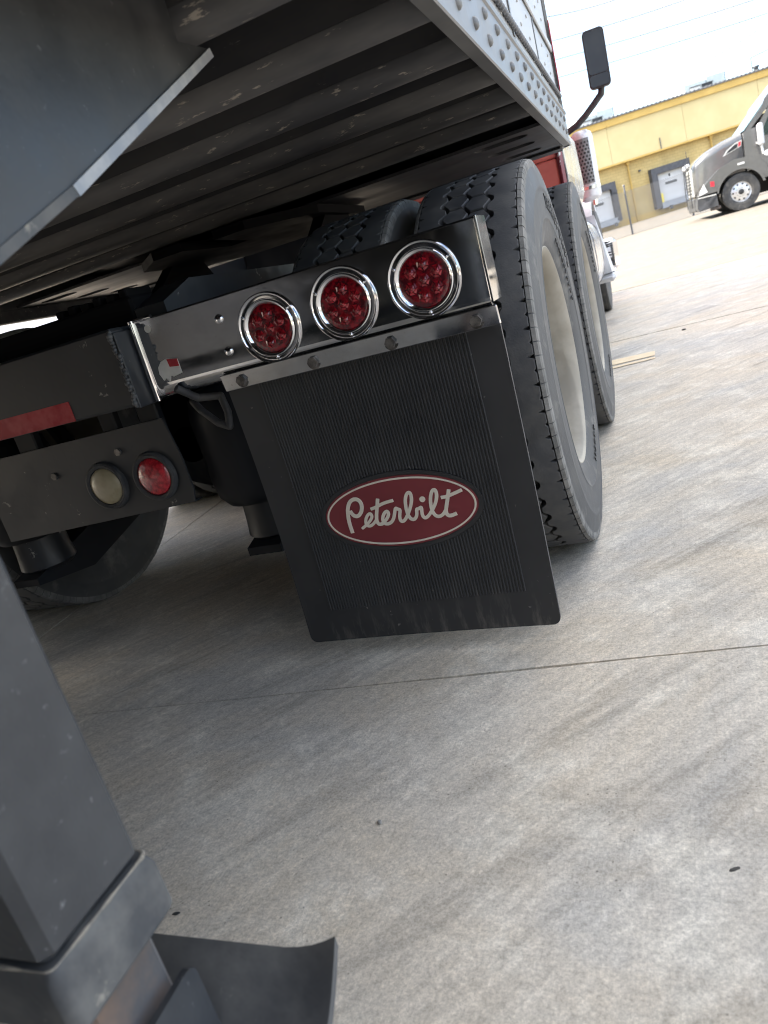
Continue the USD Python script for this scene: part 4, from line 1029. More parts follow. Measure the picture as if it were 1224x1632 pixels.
    back = trimesh.convex.convex_hull(np.array([(x, y, z) for (x0, x1, z0, z1, y) in ((1.223, 1.397, 1.898, 2.338, 5.046), (1.232, 1.392, 1.91, 2.325, 5.09), (1.26, 1.365, 1.95, 2.28, 5.13)) for x, z in np.array(rounded_rect(x0, x1, z0, z1, 0.035).exterior.coords)]))
    part(mh, "mirror_shell", mirror_x(turn(back), side), "silver_plastic", smooth=40)
    gl = rounded_rect(1.232, 1.382, 2.005, 2.322, 0.025)
    g2 = rounded_rect(1.232, 1.382, 1.912, 1.998, 0.02)
    part(mh, "mirror_glass", mirror_x(turn(ext_axis(gl, 4.996, 4.9995, "y")), side), "mirror_glass")
    part(mh, "convex_mirror_glass", mirror_x(turn(ext_axis(g2, 4.994, 4.9995, "y")), side), "mirror_glass")
    part(mh, "mirror_arm", mirror_x(poly_tube([(1.315, 5.06, 1.93), (1.30, 5.06, 1.86), (1.24, 5.06, 1.81), (1.15, 5.07, 1.74), (1.07, 5.08, 1.69), (0.92, 5.1, 1.64)], 0.027, 12), side), "black_plastic", smooth=50)

# ------------------------------------------------------------------ the trailer above
tl = thing("box_trailer", "white box trailer with dark ribbed underside coupled over the red tractor", "trailer", (0, -2.0, 0))
TB, TF, TRR, HW = 1.18, 1.50, -7.1, 1.205
YK = [-0.504 + 0.2895 * k for k in range(-22, 4)]
for y in YK:
    # C-section: web facing back, flanges pointing forward
    arc_ = [(y - 0.036, TB + 0.038)] + [(y - 0.006 - 0.030 * math.cos(a), TB + 0.036 - 0.036 * math.sin(a)) for a in np.linspace(0, PI / 2, 8)]
    c = Polygon(arc_ + [(y, TB), (y, TB + 0.008), (y - 0.018, TB + 0.012), (y - 0.026, TB + 0.038)])
    fc = part(tl, "floor_crossmember", bx(-HW + 0.012, HW - 0.012, y - 0.0365, y - 0.025, TB + 0.0385, TB + 0.20), "underside")
    part(fc, "scuffed_flange", ext_axis(c, -HW + 0.012, HW - 0.012, "x"), "underside_scuff_bounce", smooth=30)  # paler than the web: scuffing plus bounce light put into the colour
part(tl, "floor_deck", bx(-HW + 0.012, HW - 0.012, TRR, 0.62, TB + 0.202, TB + 0.225), "underside")
plate = sbox(-HW + 0.012, 0.60, HW - 0.012, 1.46)
def slot(x0, x1, y, w=0.05):
    return LineString([(x0 + w / 2, y), (x1 - w / 2, y)]).buffer(w / 2, quad_segs=6)
for sd in (1, -1):
    for y, a, b_ in ((0.71, 0.945, 1.135), (0.945, 0.95, 1.13), (1.19, 0.965, 1.125)):
        plate = plate.difference(slot(min(sd * a, sd * b_), max(sd * a, sd * b_), y, 0.085))
part(tl, "coupler_plate", ext_axis(plate, TB - 0.002, TB + 0.008, "z"), "underside")
part(tl, "coupler_deck", bx(-HW + 0.012, HW - 0.012, 0.622, 1.46, TB + 0.10, TB + 0.13), "frame_black")
part(tl, "front_bolster", bx(-HW + 0.02, HW - 0.02, 1.34, 1.455, TB - 0.012, TB - 0.003), "frame_black")
for side in (1, -1):
    mx = lambda m: mirror_x(trimesh.util.concatenate(m) if isinstance(m, list) else m, side)
    rail = Polygon([(HW - 0.01, TB - 0.003), (1.220, TB - 0.003), (1.2225, TB), (1.2225, TB + 0.012), (1.219, TB + 0.016), (1.219, TB + 0.116), (1.2235, TB + 0.120), (1.2245, TB + 0.128), (1.219, TB + 0.134), (1.214, TB + 0.15), (HW - 0.01, TB + 0.15)])
    rl = part(tl, "bottom_rail", mx(ext_axis(rail, TRR, TF - 0.06, "y")), "rail_metal", smooth=25)
    rest = []
    for row, z, y0 in ((0, TB + 0.042, -0.682), (1, TB + 0.090, -0.397)):
        for k in range(-45, 20):
            y = y0 + 0.1435 * k
            if y > TF - 0.09 or y < TRR + 0.05:
                continue
            m = mx(revolve([(0.0, 0.0118), (0.004, 0.011), (0.0075, 0.007), (0.0085, 0.0)], "x", (1.2188, y, z), 10))
            if side > 0 and y > -1.0:
                part(rl, "rivet", m, "rail_metal", smooth=60)
            else:
                rest.append(m)
    part(rl, "small_rivets", rest, "rail_metal", smooth=60, kind="stuff")
    y = TF - 0.10
    k = 0
    while y > TRR:
        sp_ = part(tl, "side_sheet", mx(bx(1.200 + (0.0006 if k % 2 else 0), 1.2085 + (0.0015 if k % 2 else 0), y - 0.6092, y - 0.0003, TB + 0.151, 4.02)), "trailer_white")
        if side > 0 and y > -1.5:
            riv = [revolve([(0, 0.0062), (0.003, 0.005), (0.004, 0.0)], "x", (1.2088 + (0.0015 if k % 2 else 0), yy, z), 6) for yy in (y - 0.02, y - 0.21, y - 0.40) for z in np.arange(TB + 0.18, 2.6, 0.062)]
            part(sp_, "post_rivets", riv, "trailer_white", smooth=60, kind="stuff")
            part(sp_, "panel_seam", mx(bx(1.2086, 1.2125, y - 0.033, y - 0.012, TB + 0.165, 4.0)), "rail_metal")
        y -= 0.609; k += 1
    part(tl, "scuff_line", mx([bx(1.211, 1.2165, TRR, TF - 0.1, TB + 0.178, TB + 0.188, b=0.002)] + ([_ball((1.216, yy, TB + 0.183), 0.0085, 1) for yy in np.arange(-1.6, TF - 0.1, 0.031)] if side > 0 else [])), "galvanised", smooth=40)
    part(tl, "side_moulding", mx([bx(1.210, 1.2185, TRR, TF - 0.09, TB + 0.345, TB + 0.372, b=0.003)]), "trailer_white")
    part(tl, "top_rail", mx(bx(1.19, 1.222, TRR, TF - 0.06, 4.0, 4.1, b=0.01)), "rail_metal")
    if side < 0:
        part(tl, "lower_side_rail", bx(-1.217, -1.185, TRR, TF - 0.07, TB - 0.062, TB - 0.004, b=0.004), "underside_scuff_bounce")
    # rounded front corner
    cr = [(1.2195 - 0.10 + 0.10 * math.cos(a), TF - 0.10 + 0.10 * math.sin(a)) for a in np.linspace(0, PI / 2, 9)]
    cp = part(tl, "front_corner_post", mx(ext_axis(Polygon([(1.10, TF - 0.11)] + [(1.2195, TF - 0.11)] + cr + [(1.10, TF)]), TB - 0.003, 4.08, "z")), "trailer_white", smooth=35)
    part(cp, "corner_marker", mx(bx(1.2198, 1.2235, TF - 0.135, TF - 0.112, TB + 0.20, TB + 0.46, b=0.001)), "red_tape")
part(tl, "front_wall", bx(-1.10, 1.10, TF - 0.03, TF, TB, 4.08), "trailer_white")
part(tl, "roof", bx(-1.205, 1.205, TRR, TF - 0.02, 4.085, 4.11), "trailer_white")
part(tl, "rear_door", [bx(-1.19, -0.002, TRR - 0.05, TRR, TB, 4.05), bx(0.002, 1.19, TRR - 0.05, TRR, TB, 4.05)], "trailer_white")
for side in (1, -1):
    part(tl, "frame_beam", bx(side * 0.45, side * 0.53, -6.9, -3.4, TB - 0.16, TB - 0.002), "underside")
    for y in (-5.0,):
        for cx in (1.06, 0.72):
            w = part(tl, "trailer_wheel", rim_mesh(side * cx, y, 0.512, side, cx < 1), "wheel_white", smooth=35)
            part(w, "tyre", carcass(side * cx, y, 0.512, n=60), "rubber", smooth=50)
part(tl, "trailer_axle", tube((-0.95, -5.0, 0.512), (0.95, -5.0, 0.512), 0.065, 16), "frame_black", smooth=40)

# landing gear
LX1, LY1 = 0.95, -1.673       # right face and front face of the right leg
for side in (1, -1):
    mx = lambda m: mirror_x(trimesh.util.concatenate(m) if isinstance(m, list) else m, side)
    lx0, ly0 = LX1 - 0.118, LY1 - 0.118
    lx0 += 0.0
    leg = part(tl, "landing_leg", mx(bx(lx0, LX1, ly0, LY1, 0.400, 1.22, b=0.009)), "leg_paint", smooth=20)
    o_ = 0.007
    def rsq(o, r):
        return np.array(sbox(lx0 - o, ly0 - o, LX1 + o, LY1 + o).buffer(-r).buffer(r, quad_segs=5).exterior.coords)
    rings = [np.c_[rsq(o_ - 0.0015, 0.012), np.full(len(rsq(o_, 0.012)), 0.338)], np.c_[rsq(o_, 0.012), np.full(len(rsq(o_, 0.012)), 0.341)], np.c_[rsq(o_, 0.012), np.full(len(rsq(o_, 0.012)), 0.386)], np.c_[rsq(0.0008, 0.010), np.full(len(rsq(0, 0.010)), 0.401)]]
    part(leg, "reinforcing_band", mx(trimesh.convex.convex_hull(np.vstack(rings))), "leg_band", smooth=25)
    ringp = np.array(sbox(lx0 - 0.0012, ly0 - 0.0012, LX1 + 0.0012, LY1 + 0.0012).buffer(-0.008).buffer(0.008, quad_segs=4).exterior.segmentize(0.004).coords)
    rr_ = 0.0004 + 0.0042 * np.clip(meshkit.fbm(np.c_[ringp * 40, np.zeros(len(ringp))], 4, 5) - 0.30, 0, 1)
    bead = [tube((*a_, 0.4000), (*b__, 0.4000), ra_, 6, rb_) for a_, b__, ra_, rb_ in zip(ringp[:-1], ringp[1:], rr_[:-1], rr_[1:])]
    part(leg, "seam_sealer", mx(bead), "sealer", smooth=60)
    i0, i1 = 0.014, 0.012
    part(leg, "inner_tube", mx(bx(lx0 + i0, LX1 - i0, ly0 + i0, LY1 - i0, 0.225, 0.40, b=0.008)), "rusty_steel", smooth=20)
    # ears that carry the foot
    for ey in (ly0 + 0.004, LY1 - 0.012):
        pass
    ear = sbox(-0.05, 0.17, 0.05, 0.279).buffer(-0.012).buffer(0.012, quad_segs=4)
    ym = (ly0 + LY1) / 2
    for ex in (LX1 + 0.003, lx0 - 0.009):
        e = ext_axis(affinity.translate(ear, ym, 0), ex, ex + 0.007, "x")
        part(leg, "foot_ear", mx(e), "leg_paint", smooth=20)
    part(leg, "foot_pin", mx(tube((lx0 - 0.013, ym - 0.02, 0.235), (LX1 + 0.013, ym - 0.02, 0.235), 0.012, 12)), "rusty_steel", smooth=40)
    # dished sand shoe: a rocker curved front to back, corners turned up
    nx, ny = 24, 20
    X, Yy = np.meshgrid(np.linspace(lx0 - 0.126, LX1 + 0.126, nx), np.linspace(-0.112, 0.112, ny), indexing="ij")
    ux = (X - (lx0 + LX1) / 2) / (0.185)
    Zs = 0.183 + 0.046 * (np.abs(Yy) / 0.112) ** 2.0 + 0.022 * np.clip((np.abs(ux) - 0.62) / 0.38, 0, 1) ** 2 * (np.abs(Yy) / 0.112) ** 1.5
    top = np.stack([X, ym + Yy, Zs], -1).reshape(-1, 3)
    bot = top - [0, 0, 0.012]
    idx = np.arange(nx * ny).reshape(nx, ny)
    f = np.stack([idx[:-1, :-1], idx[1:, :-1], idx[1:, 1:], idx[:-1, 1:]], -1).reshape(-1, 4)
    N = nx * ny
    ringi = np.concatenate([idx[:, 0], idx[-1, 1:], idx[-2::-1, -1], idx[0, -2:0:-1]])
    j = np.arange(len(ringi)); jn = (j + 1) % len(ringi)
    fs = np.stack([ringi[j], N + ringi[j], N + ringi[jn], ringi[jn]], -1)
    q4 = np.vstack([f, f[:, ::-1] + N, fs])
    foot = trimesh.Trimesh(np.vstack([top, bot]), np.vstack([q4[:, [0, 1, 2]], q4[:, [0, 2, 3]]]), process=False)
    part(leg, "foot", mx(foot), "foot_steel", smooth=40)
    # mounting plate and diagonal wing
    A, B, C_ = (-1.083, 1.172), (-1.447, 0.985), (-1.60, 0.915)
    wg = Polygon([A, B, C_, (-1.74, 0.86), (ly0, 0.86), (ly0, 1.24), (-1.157, 1.24), (-1.157, 1.166)])
    part(leg, "mounting_plate", mx(ext_axis(wg, LX1 - 0.006, LX1 + 0.003, "x")), "leg_paint")
    def strip(p, q, wdt=0.0085):
        p, q = np.array(p), np.array(q)
        d = (q - p) / np.linalg.norm(q - p); nn = np.array([-d[1], d[0]])
        return Polygon([p + nn * wdt * 0.0, q + nn * wdt * 0.0, q - nn * wdt, p - nn * wdt])
    part(leg, "gusset_edge", mx([ext_axis(strip(B, A, 0.011), LX1 - 0.002, LX1 + 0.006, "x")]), "worn_edge")
    part(leg, "gusset_edge", mx([ext_axis(strip(C_, B, 0.010), LX1 - 0.002, LX1 + 0.005, "x")]), "leg_band")
part(tl, "landing_gear_cross_tube", tube((-0.83, -1.73, 0.75), (0.83, -1.73, 0.75), 0.022, 12), "frame_black", smooth=40)

# ------------------------------------------------------------------ the grey truck across the yard
KD, KU, KROT = 21.5, 12.45, math.radians(-20)
kc = C0 + KU * RH + KD * FH
kz = float(ground_z(kc[0], kc[1]))
hx = -RH * math.cos(KROT) - FH * math.sin(KROT)        # heading: to the left and a little towards us
hl = np.array([-hx[1], hx[0], 0.0])                    # its left hand, the side we see
KM = np.eye(4)
KM[:3, 0], KM[:3, 1], KM[:3, 2] = hx, hl, [0, 0, 1]
KM[:3, 3] = kc + np.array([0, 0, kz]) - hl * 1.18
kt = thing("grey_semi_truck", "dark grey aerodynamic semi truck parked side on before the yellow warehouse", "truck", tuple(KM[:3, 3]))
def K(m):
    m = (trimesh.util.concatenate(m) if isinstance(m, list) else m).copy()
    v = np.array(m.vertices)
    v[:, 0] = np.where(v[:, 0] > 0.62, 0.62 + (v[:, 0] - 0.62) * 0.66, v[:, 0])    # its nose is short
    return xf(trimesh.Trimesh(v, m.faces, process=False), KM)
def kext(pts, y0, y1):
    m = ext_axis(Polygon(pts) if not hasattr(pts, "area") else pts, 0, 1, "y")
    v = m.vertices.copy(); v[:, 1] = y0 + v[:, 1] * (y1 - y0)
    return trimesh.Trimesh(v, m.faces if y1 > y0 else m.faces[:, ::-1], process=False)
def taper(m, w_front, x0, x1):
    """narrow towards the nose"""
    v = m.vertices.copy()
    t = np.clip((v[:, 0] - x0) / (x1 - x0), 0, 1)
    v[:, 1] *= 1 - (1 - w_front) * t ** 1.5
    return trimesh.Trimesh(v, m.faces, process=False)
# hood: lofted, rounded shoulders
def loft_x(sections):
    n = len(sections[0][1]); V, F = [], []
    for x, r in sections:
        V.append(np.c_[np.full(n, x), r[:, 0], r[:, 1]])
    for s in range(len(sections) - 1):
        for i in range(n):
            j = (i + 1) % n
            F += [[s * n + i, (s + 1) * n + j, s * n + j], [s * n + i, (s + 1) * n + i, (s + 1) * n + j]]
    m = len(sections) * n
    v = np.vstack(V + [[[sections[0][0], 0, sections[0][1][:, 1].mean()]], [[sections[-1][0], 0, sections[-1][1][:, 1].mean()]]])
    for i in range(n):
        j = (i + 1) % n
        F += [[m, i, j], [m + 1, (len(sections) - 1) * n + j, (len(sections) - 1) * n + i]]
    return trimesh.Trimesh(v, F, process=False)
def hsec(w, z0, z1, r):
    return np.array(sbox(-w + r, z0 + r * 0.3, w - r, z1 - r).buffer(r, quad_segs=5).exterior.coords)[:-1]
part(kt, "hood", K(loft_x([(-0.20, hsec(0.95, 1.0, 2.07, 0.2)), (0.3, hsec(0.88, 1.0, 1.98, 0.2)), (0.8, hsec(0.78, 0.98, 1.84, 0.2)), (1.2, hsec(0.66, 0.9, 1.68, 0.18)), (1.40, hsec(0.58, 0.8, 1.54, 0.16))])), "grey_truck_paint", smooth=45)
for s in (1, -1):
    ar = Polygon([(-0.78, 0.70), (-0.72, 1.02), (-0.55, 1.24), (-0.25, 1.38), (0.1, 1.40), (0.5, 1.27), (0.9, 1.04), (1.25, 0.84), (1.38, 0.68)]).difference(Point(0, 0.50).buffer(0.60, quad_segs=14))
    ar = max(getattr(ar, "geoms", [ar]), key=lambda g: g.area)
    part(kt, "fender", K(kext(ar, s * 0.60, s * 1.17)), "grey_truck_paint", smooth=35)
    lip = Point(0, 0.5).buffer(0.66, quad_segs=14).difference(Point(0, 0.50).buffer(0.602, quad_segs=14)).intersection(sbox(-0.9, 0.62, 0.62, 1.4))
    part(kt, "fender_lip", K(kext(lip, s * 1.171, s * 1.20)), "grey_truck_paint", smooth=35)
    part(kt, "headlight", K(kext([(1.0, 0.74), (1.34, 0.69), (1.31, 0.80), (1.12, 0.98)], s * 1.171, s * 1.185)), "white_paint")
    part(kt, "bumper_corner", K(taper(kext([(0.63, 0.30), (1.40, 0.26), (1.46, 0.36), (1.42, 0.66), (0.66, 0.64)], s * 0.5, s * 1.19), 0.93, 1.0, 1.46)), "grey_truck_skirt")
    part(kt, "bumper_trim", K(kext([(0.68, 0.60), (1.43, 0.62), (1.43, 0.65), (0.68, 0.635)], s * 1.191, s * 1.2)), "wheel_alloy")
    # wheel
    W = part(kt, "wheel", K(revolve([(-0.12, 0.28), (0.10, 0.28), (0.11, 0.30), (0.10, 0.275), (0.075, 0.245), (0.09, 0.20), (0.105, 0.13), (0.13, 0.11), (0.135, 0.0)], "y" if s > 0 else "-y", (0, s * 1.02, 0.5), 40)), "wheel_alloy", smooth=35)
    pr = [(-a, r) for a, r in tyre_profile(R=0.5)[::-1]] + tyre_profile(R=0.5)[1:]
    part(W, "tyre", K([revolve(pr, "y", (0, s * 1.02, 0.5), 64)] + [revolve([(-0.118, 0.486), (-0.116, 0.4995), (0.116, 0.4995), (0.118, 0.486)], "y", (0, s * 1.02, 0.5), 64)]), "rubber", smooth=50)
    for q in range(10):
        a = q * PI / 5
        part(W, "hand_hole", K(revolve([(0.083, 0.030), (0.092, 0.028), (0.093, 0.0)], "y" if s > 0 else "-y", (0.205 * math.cos(a), s * 1.02, 0.5 + 0.205 * math.sin(a)), 10)), "black_plastic")
        part(W, "lug_nut", K(tube((0.12 * math.cos(a + 0.3), s * 1.12, 0.5 + 0.12 * math.sin(a + 0.3)), (0.12 * math.cos(a + 0.3), s * 1.15, 0.5 + 0.12 * math.sin(a + 0.3)), 0.014, 6)), "wheel_alloy")
    part(W, "hub_cap", K(revolve([(0.13, 0.075), (0.19, 0.07), (0.20, 0.05), (0.20, 0.0)], "y" if s > 0 else "-y", (0, s * 1.02, 0.5), 20)), "black_plastic", smooth=35)
    # vent with bright surround on the hood side
    vn = part(kt, "hood_vent", K(kext([(0.34, 1.56), (-0.16, 1.70), (-0.20, 1.86), (-0.02, 1.83), (0.22, 1.70)], s * 0.955, s * 0.972)), "wheel_alloy")
    part(vn, "vent_mesh", K(kext([(0.26, 1.60), (-0.06, 1.69), (-0.08, 1.80), (0.0, 1.785), (0.18, 1.68)], s * 0.9725, s * 0.978)), "black_plastic")
    part(vn, "vent_badge", K(kext([(-0.085, 1.70), (-0.15, 1.72), (-0.17, 1.83), (-0.10, 1.82)], s * 0.9725, s * 0.978)), "badge_red")
    # cab side, door, window, mirror
    dr = part(kt, "door", K(kext([(-0.42, 0.98), (-1.42, 0.98), (-1.42, 2.52), (-0.92, 2.50), (-0.50, 1.98)], s * 1.126, s * 1.134)), "grey_truck_paint")
    wd = part(dr, "door_window", K(kext([(-0.62, 1.80), (-1.38, 1.76), (-1.38, 2.44), (-0.98, 2.42)], s * 1.136, s * 1.142)), "window_glass")
    part(dr, "door_badge", K(kext(affinity.scale(Point(-0.80, 1.33).buffer(0.10), 1.25, 0.8), s * 1.1345, s * 1.139)), "white_paint")
    part(dr, "door_badge", K(kext([(-0.92, 1.60), (-1.05, 1.60), (-1.08, 1.66), (-0.90, 1.66)], s * 1.1345, s * 1.139)), "badge_red")
    mr = part(kt, "door_mirror", K(bx(-0.52, -0.66, s * 1.30, s * 1.52, 1.55, 2.12, b=0.04)), "silver_plastic")
    part(mr, "mirror_arm", K([tube((-0.58, s * 1.33, 1.60), (-0.52, s * 1.10, 1.66), 0.025, 8), tube((-0.58, s * 1.33, 2.05), (-0.60, s * 1.12, 2.05), 0.02, 8), tube((-0.6, s * 1.36, 1.55), (-0.62, s * 1.36, 1.32), 0.03, 8)]), "wheel_alloy", smooth=40)
    part(kt, "placard", K(kext([(0.70, 0.84), (0.86, 0.86), (0.85, 1.0), (0.69, 0.98)], s * 1.1715, s * 1.178)), "badge_red")
    part(kt, "side_marker", K(kext([(0.02, 1.22), (-0.16, 1.22), (-0.16, 1.27), (0.02, 1.27)], s * 1.171, s * 1.18)), "white_paint")
    part(kt, "fairing_skirt", K(bx(-5.0, -1.46, s * 0.95, s * 1.16, 0.32, 1.0, b=0.05)), "grey_truck_paint")
    part(kt, "cab_step", K(bx(-1.44, -0.80, s * 0.9, s * 1.14, 0.30, 0.95, b=0.04)), "grey_truck_skirt")
part(kt, "grille", K(trimesh.convex.convex_hull(np.array([(1.40, sy * w, z) for sy in (-1, 1) for w, z in ((0.52, 0.72), (0.54, 1.5))] + [(1.475, sy * w, z) for sy in (-1, 1) for w, z in ((0.48, 0.74), (0.46, 1.44))]))), "wheel_alloy")
for q in range(7):
    part(kt, "grille_bar", K(bx(1.47, 1.485, -0.44, 0.44, 0.80 + 0.09 * q, 0.84 + 0.09 * q)), "black_plastic")
part(kt, "front_bumper", K(bx(1.28, 1.47, -0.60, 0.60, 0.28, 0.66, b=0.03)), "grey_truck_skirt")
gg = part(kt, "grille_guard", K([poly_tube([(1.56, y, 0.40), (1.58, y, 0.9), (1.54, y, 1.62)], 0.018, 8) for y in (-0.55, 0.55)] + [tube((1.57, -0.55, z), (1.57, 0.55, z), 0.012, 8) for z in (0.5, 1.0, 1.5)]), "black_plastic", smooth=40)
part(gg, "guard_lamp", K([_ball((1.52, y, 1.60), 0.075, 2) for y in (0.50, -0.50)]), "wheel_alloy", smooth=True)
part(gg, "antenna_rod", K(tube((1.54, 0.62, 1.5), (1.56, 0.62, 2.02), 0.012, 6)), "black_plastic")
part(kt, "cab", K([kext([(-0.22, 1.0), (-0.22, 2.02), (-0.30, 2.06), (-1.45, 2.06), (-1.45, 1.0)], -1.125, 1.125), kext([(-1.46, 0.95), (-4.1, 0.95), (-4.1, 3.75), (-3.0, 3.8), (-1.9, 3.55), (-1.46, 3.28)], -1.14, 1.14)]), "grey_truck_paint", smooth=30)
part(kt, "roof", K(kext([(-0.78, 2.60), (-0.84, 2.72), (-1.46, 3.26), (-1.46, 2.56), (-1.0, 2.56)], -1.08, 1.08)), "grey_truck_paint", smooth=30)
for s in (1, -1):
    part(kt, "windscreen_pillar", K(kext([(-0.28, 2.06), (-0.42, 2.06), (-0.97, 2.56), (-0.80, 2.60)], s * 1.06, s * 1.124)), "grey_truck_paint")
part(kt, "door_pillar", K([kext([(-1.39, 2.06), (-1.455, 2.06), (-1.455, 2.56), (-1.39, 2.56)], s * 1.06, s * 1.124) for s in (1, -1)]), "grey_truck_paint")
part(kt, "windscreen", K(kext([(-0.235, 2.063), (-0.262, 2.063), (-0.80, 2.585), (-0.775, 2.60)], -1.055, 1.055)), "tinted_glass")
part(kt, "dashboard", K(bx(-0.95, -0.4, -1.0, 1.0, 2.061, 2.13)), "black_plastic")
part(kt, "steering_wheel", K(revolve([(0.0, 0.20), (0.018, 0.215), (0.0, 0.23), (-0.018, 0.215)], "x", (-0.95, 0.55, 2.14), 20, closed=True)), "black_plastic", smooth=50)
for s in (1, -1):
    for xq in (-3.6, -4.9):
        W = part(kt, "rear_wheel", K(revolve([(-0.12, 0.28), (0.11, 0.30), (0.02, 0.24), (-0.02, 0.1), (0.06, 0.0)], "y" if s > 0 else "-y", (xq, s * 1.02, 0.5), 32)), "wheel_alloy", smooth=35)
        part(W, "tyre", K(revolve([(-a, r) for a, r in tyre_profile(R=0.5)[::-1]] + tyre_profile(R=0.5)[1:], "y", (xq, s * 1.02, 0.5), 40)), "rubber", smooth=50)
part(kt, "chassis", K(bx(-6.0, 1.2, -0.43, 0.43, 0.6, 0.9)), "black_plastic")
part(kt, "rusty_tow_hook", K([bx(0.55, 0.95, 1.0, 1.10, 0.20, 0.30, b=0.02)]), "rusty_steel")

# ------------------------------------------------------------------ left of the trucks, seen through the gap under the trailer
wt = thing("parked_white_trailer", "white box trailer glimpsed through the gap under the near trailer", "trailer", (-11, 14, 0))
part(wt, "body", bx(-12.2, -9.6, 8.3, 20.5, 1.15, 3.9, b=0.03), "white_paint")
part(wt, "bottom_rail", bx(-9.6, -9.57, 8.3, 20.5, 1.12, 1.28), "rail_metal")
for y in (18.2, 19.4):
    w = part(wt, "wheel", revolve([(-0.1, 0.28), (0.11, 0.30), (0.0, 0.2), (0.05, 0.0)], "x", (-9.85, y, 0.51), 24), "wheel_white", smooth=35)
    part(w, "tyre", carcass(-9.85, y, 0.512, n=40), "rubber", smooth=50)
for y in (10.9,):
    part(wt, "landing_leg", [bx(-9.9, -9.78, y, y + 0.12, 0.05, 1.15), bx(-9.98, -9.7, y - 0.08, y + 0.2, 0.0, 0.05)], "frame_black")

def tree(x, y, h, r, label, seed):
    rng = np.random.default_rng(seed)
    t = thing("tree", label, "tree", (x, y, 0), group="trees beyond the parked trailer")
    trunk = [tube((x, y, -0.05), (x + 0.1, y, h * 0.3), 0.22, 10, 0.16), tube((x + 0.1, y, h * 0.3), (x, y + 0.1, h * 0.62), 0.16, 10, 0.09)]
    limbs = []
    cl = []
    for k in range(14):
        a = rng.uniform(0, 2 * PI); zz = rng.uniform(0.2, 0.9) * h
        rr = r * math.sqrt(max(0.1, 1 - ((zz / h - 0.5) / 0.55) ** 2)) * rng.uniform(0.45, 0.95)
        e = np.array([x + rr * math.cos(a), y + rr * math.sin(a), zz])
        s = np.array([x + 0.05, y, min(zz * 0.7, h * 0.6)])
        limbs.append(tube(s, e, 0.06, 6, 0.015)); cl.append(e)
    part(t, "trunk", trunk + limbs, "bark", smooth=50)
    V, F = [], []
    n = 0
    for c in cl:
        for _ in range(330):
            p = c + rng.normal(0, 1, 3) * [0.42 * r, 0.42 * r, 0.30 * r]
            if p[2] < 0.35: continue
            d = rng.normal(0, 1, 3); d /= np.linalg.norm(d)
            e = np.cross(d, rng.normal(0, 1, 3)); e /= np.linalg.norm(e)
            s = rng.uniform(0.05, 0.10)
            V += [p + d * s * 1.6, p + e * s * 0.7, p - d * s * 1.6, p - e * s * 0.7]
            F += [[n, n + 1, n + 2], [n, n + 2, n + 3]]; n += 4
    part(t, "crown", trimesh.Trimesh(np.array(V), F, process=False), "leaf")
tree(-15.0, 10.6, 5.0, 2.4, "leafy green tree left of the white trailer, in the gap at the far left", 11)
tree(-16.5, 23.0, 6.0, 2.8, "leafy green tree beyond the white trailer's far end, behind the frame", 12)

nt = thing("neighbouring_trailer", "unseen box trailer added at the left to shade the ground under the near one", "trailer", (-5.6, -2.0, 0))  # out of view; added to block sun and darken the underside and chrome
part(nt, "body", bx(-6.9, -4.3, -7.1, 0.5, 1.12, 4.1, b=0.03), "trailer_white")
for y in (-5.4, -4.2):
    w = part(nt, "wheel", revolve([(-0.1, 0.28), (0.11, 0.30), (0.0, 0.2), (0.05, 0.0)], "x", (-4.55, y, 0.51), 24), "wheel_white", smooth=35)
    part(w, "tyre", carcass(-4.55, y, 0.512, n=40), "rubber", smooth=50)
part(nt, "landing_leg", [bx(-4.85, -4.73, -2.2, -2.08, 0.05, 1.12), bx(-4.92, -4.66, -2.28, -2.0, 0.0, 0.05)], "frame_black")

# unseen wall added behind the photographer to darken the mirrors and the chrome
db = thing("dock_building", "grey wall added unseen behind the photographer to darken the chrome panel reflection", "building", (0, -9, 0))
part(db, "dock_wall", [bx(-16, -1.6, -13.0, -7.6, -0.1, 5.2), bx(1.6, 6.5, -13.0, -7.6, -0.1, 5.2), bx(-1.6, 1.6, -13.0, -7.6, 4.4, 5.2), bx(-1.6, 1.6, -13.0, -7.6, -0.1, 1.1)], "added_wall_grey")
part(db, "dock_shelter", [bx(-1.6, -1.25, -7.598, -6.9, 1.0, 4.4), bx(1.25, 1.6, -7.598, -6.9, 1.0, 4.4), bx(-1.6, 1.6, -7.598, -6.9, 4.401, 4.8)], "dock_rubber")
part(db, "coping", bx(-16.1, 6.6, -13.1, -7.5, 5.201, 5.35), "added_wall_grey")

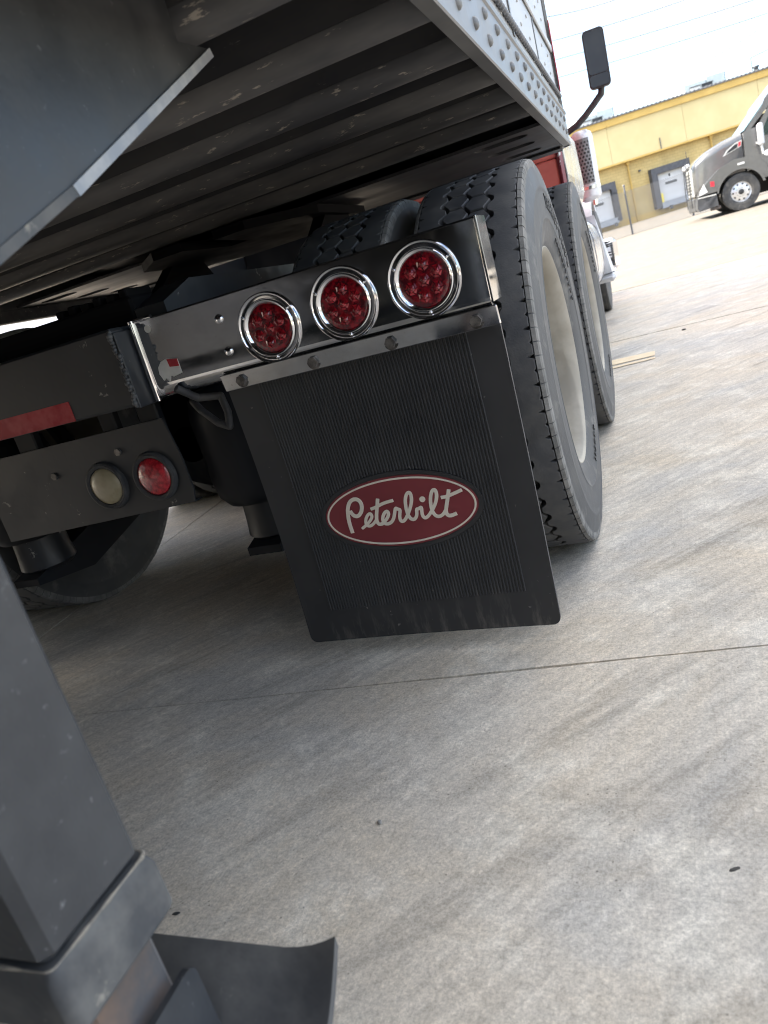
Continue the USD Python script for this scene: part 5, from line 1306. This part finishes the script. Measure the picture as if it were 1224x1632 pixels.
# ------------------------------------------------------------------ small things on the concrete
worn("cream_surface", (0.72, 0.57, 0.37), (0.78, 0.64, 0.44), 0.7, 0.8, scale=12, speck=(0.40, 0.35, 0.28), speck_at=(0.62, 0.70), speck_scale=30)
def patch(pts, label):  # thin cream sheet lying just above the concrete
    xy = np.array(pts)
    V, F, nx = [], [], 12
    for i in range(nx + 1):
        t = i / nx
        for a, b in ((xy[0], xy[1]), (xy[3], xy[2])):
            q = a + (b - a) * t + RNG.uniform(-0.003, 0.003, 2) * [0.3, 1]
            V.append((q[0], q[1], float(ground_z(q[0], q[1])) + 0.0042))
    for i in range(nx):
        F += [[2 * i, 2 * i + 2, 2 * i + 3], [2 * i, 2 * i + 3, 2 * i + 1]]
    single("painted_dash", trimesh.Trimesh(np.array(V), F, process=False), "cream_surface", label, "road marking", group="cream patches on the concrete")
patch([(1.151, 2.67), (1.412, 2.705), (1.415, 2.87), (1.150, 2.86)], "wider of the two cream patches on the concrete right of the tyres")
patch([(1.151, 2.545), (1.412, 2.60), (1.413, 2.65), (1.151, 2.609)], "narrow cream strip alongside the wider patch right of the tyres")
def pebble(x, y, s, label, cat, m, seed, name, sc=(1, 1, 0.7), rot=0.0):
    b = trimesh.creation.icosphere(subdivisions=2, radius=1.0)
    v = b.vertices * (0.7 + 0.6 * meshkit.noise(b.vertices * 1.7 + 9, seed))[:, None] * np.array(sc) * s
    c, sn = math.cos(rot), math.sin(rot)
    v = np.stack([x + c * v[:, 0] - sn * v[:, 1], y + sn * v[:, 0] + c * v[:, 1], v[:, 2] + s * sc[2] * 0.72], -1)
    single(name, trimesh.Trimesh(v, b.faces, process=False), m, label, cat, smooth=50)
pebble(0.907, -1.209, 0.0042, "small pale pebble on the concrete below the mud flap", "pebble", "stone", 3, "pebble")
pebble(1.437, -1.272, 0.0045, "dark flat chip of debris on the concrete at the lower right", "debris", "dark_chip", 5, "debris_chip", (1.7, 0.6, 0.2), 0.5)
pebble(0.628, -1.41, 0.0040, "dark fleck lying beside the landing leg's band", "debris", "dark_chip", 6, "debris_chip", (1.6, 0.7, 0.4), 0.3)
pebble(1.62, 3.50, 0.013, "dark pebble beside the far slab joint right of the tyres", "pebble", "dark_chip", 8, "pebble", (1.2, 0.8, 0.5), 0.2)
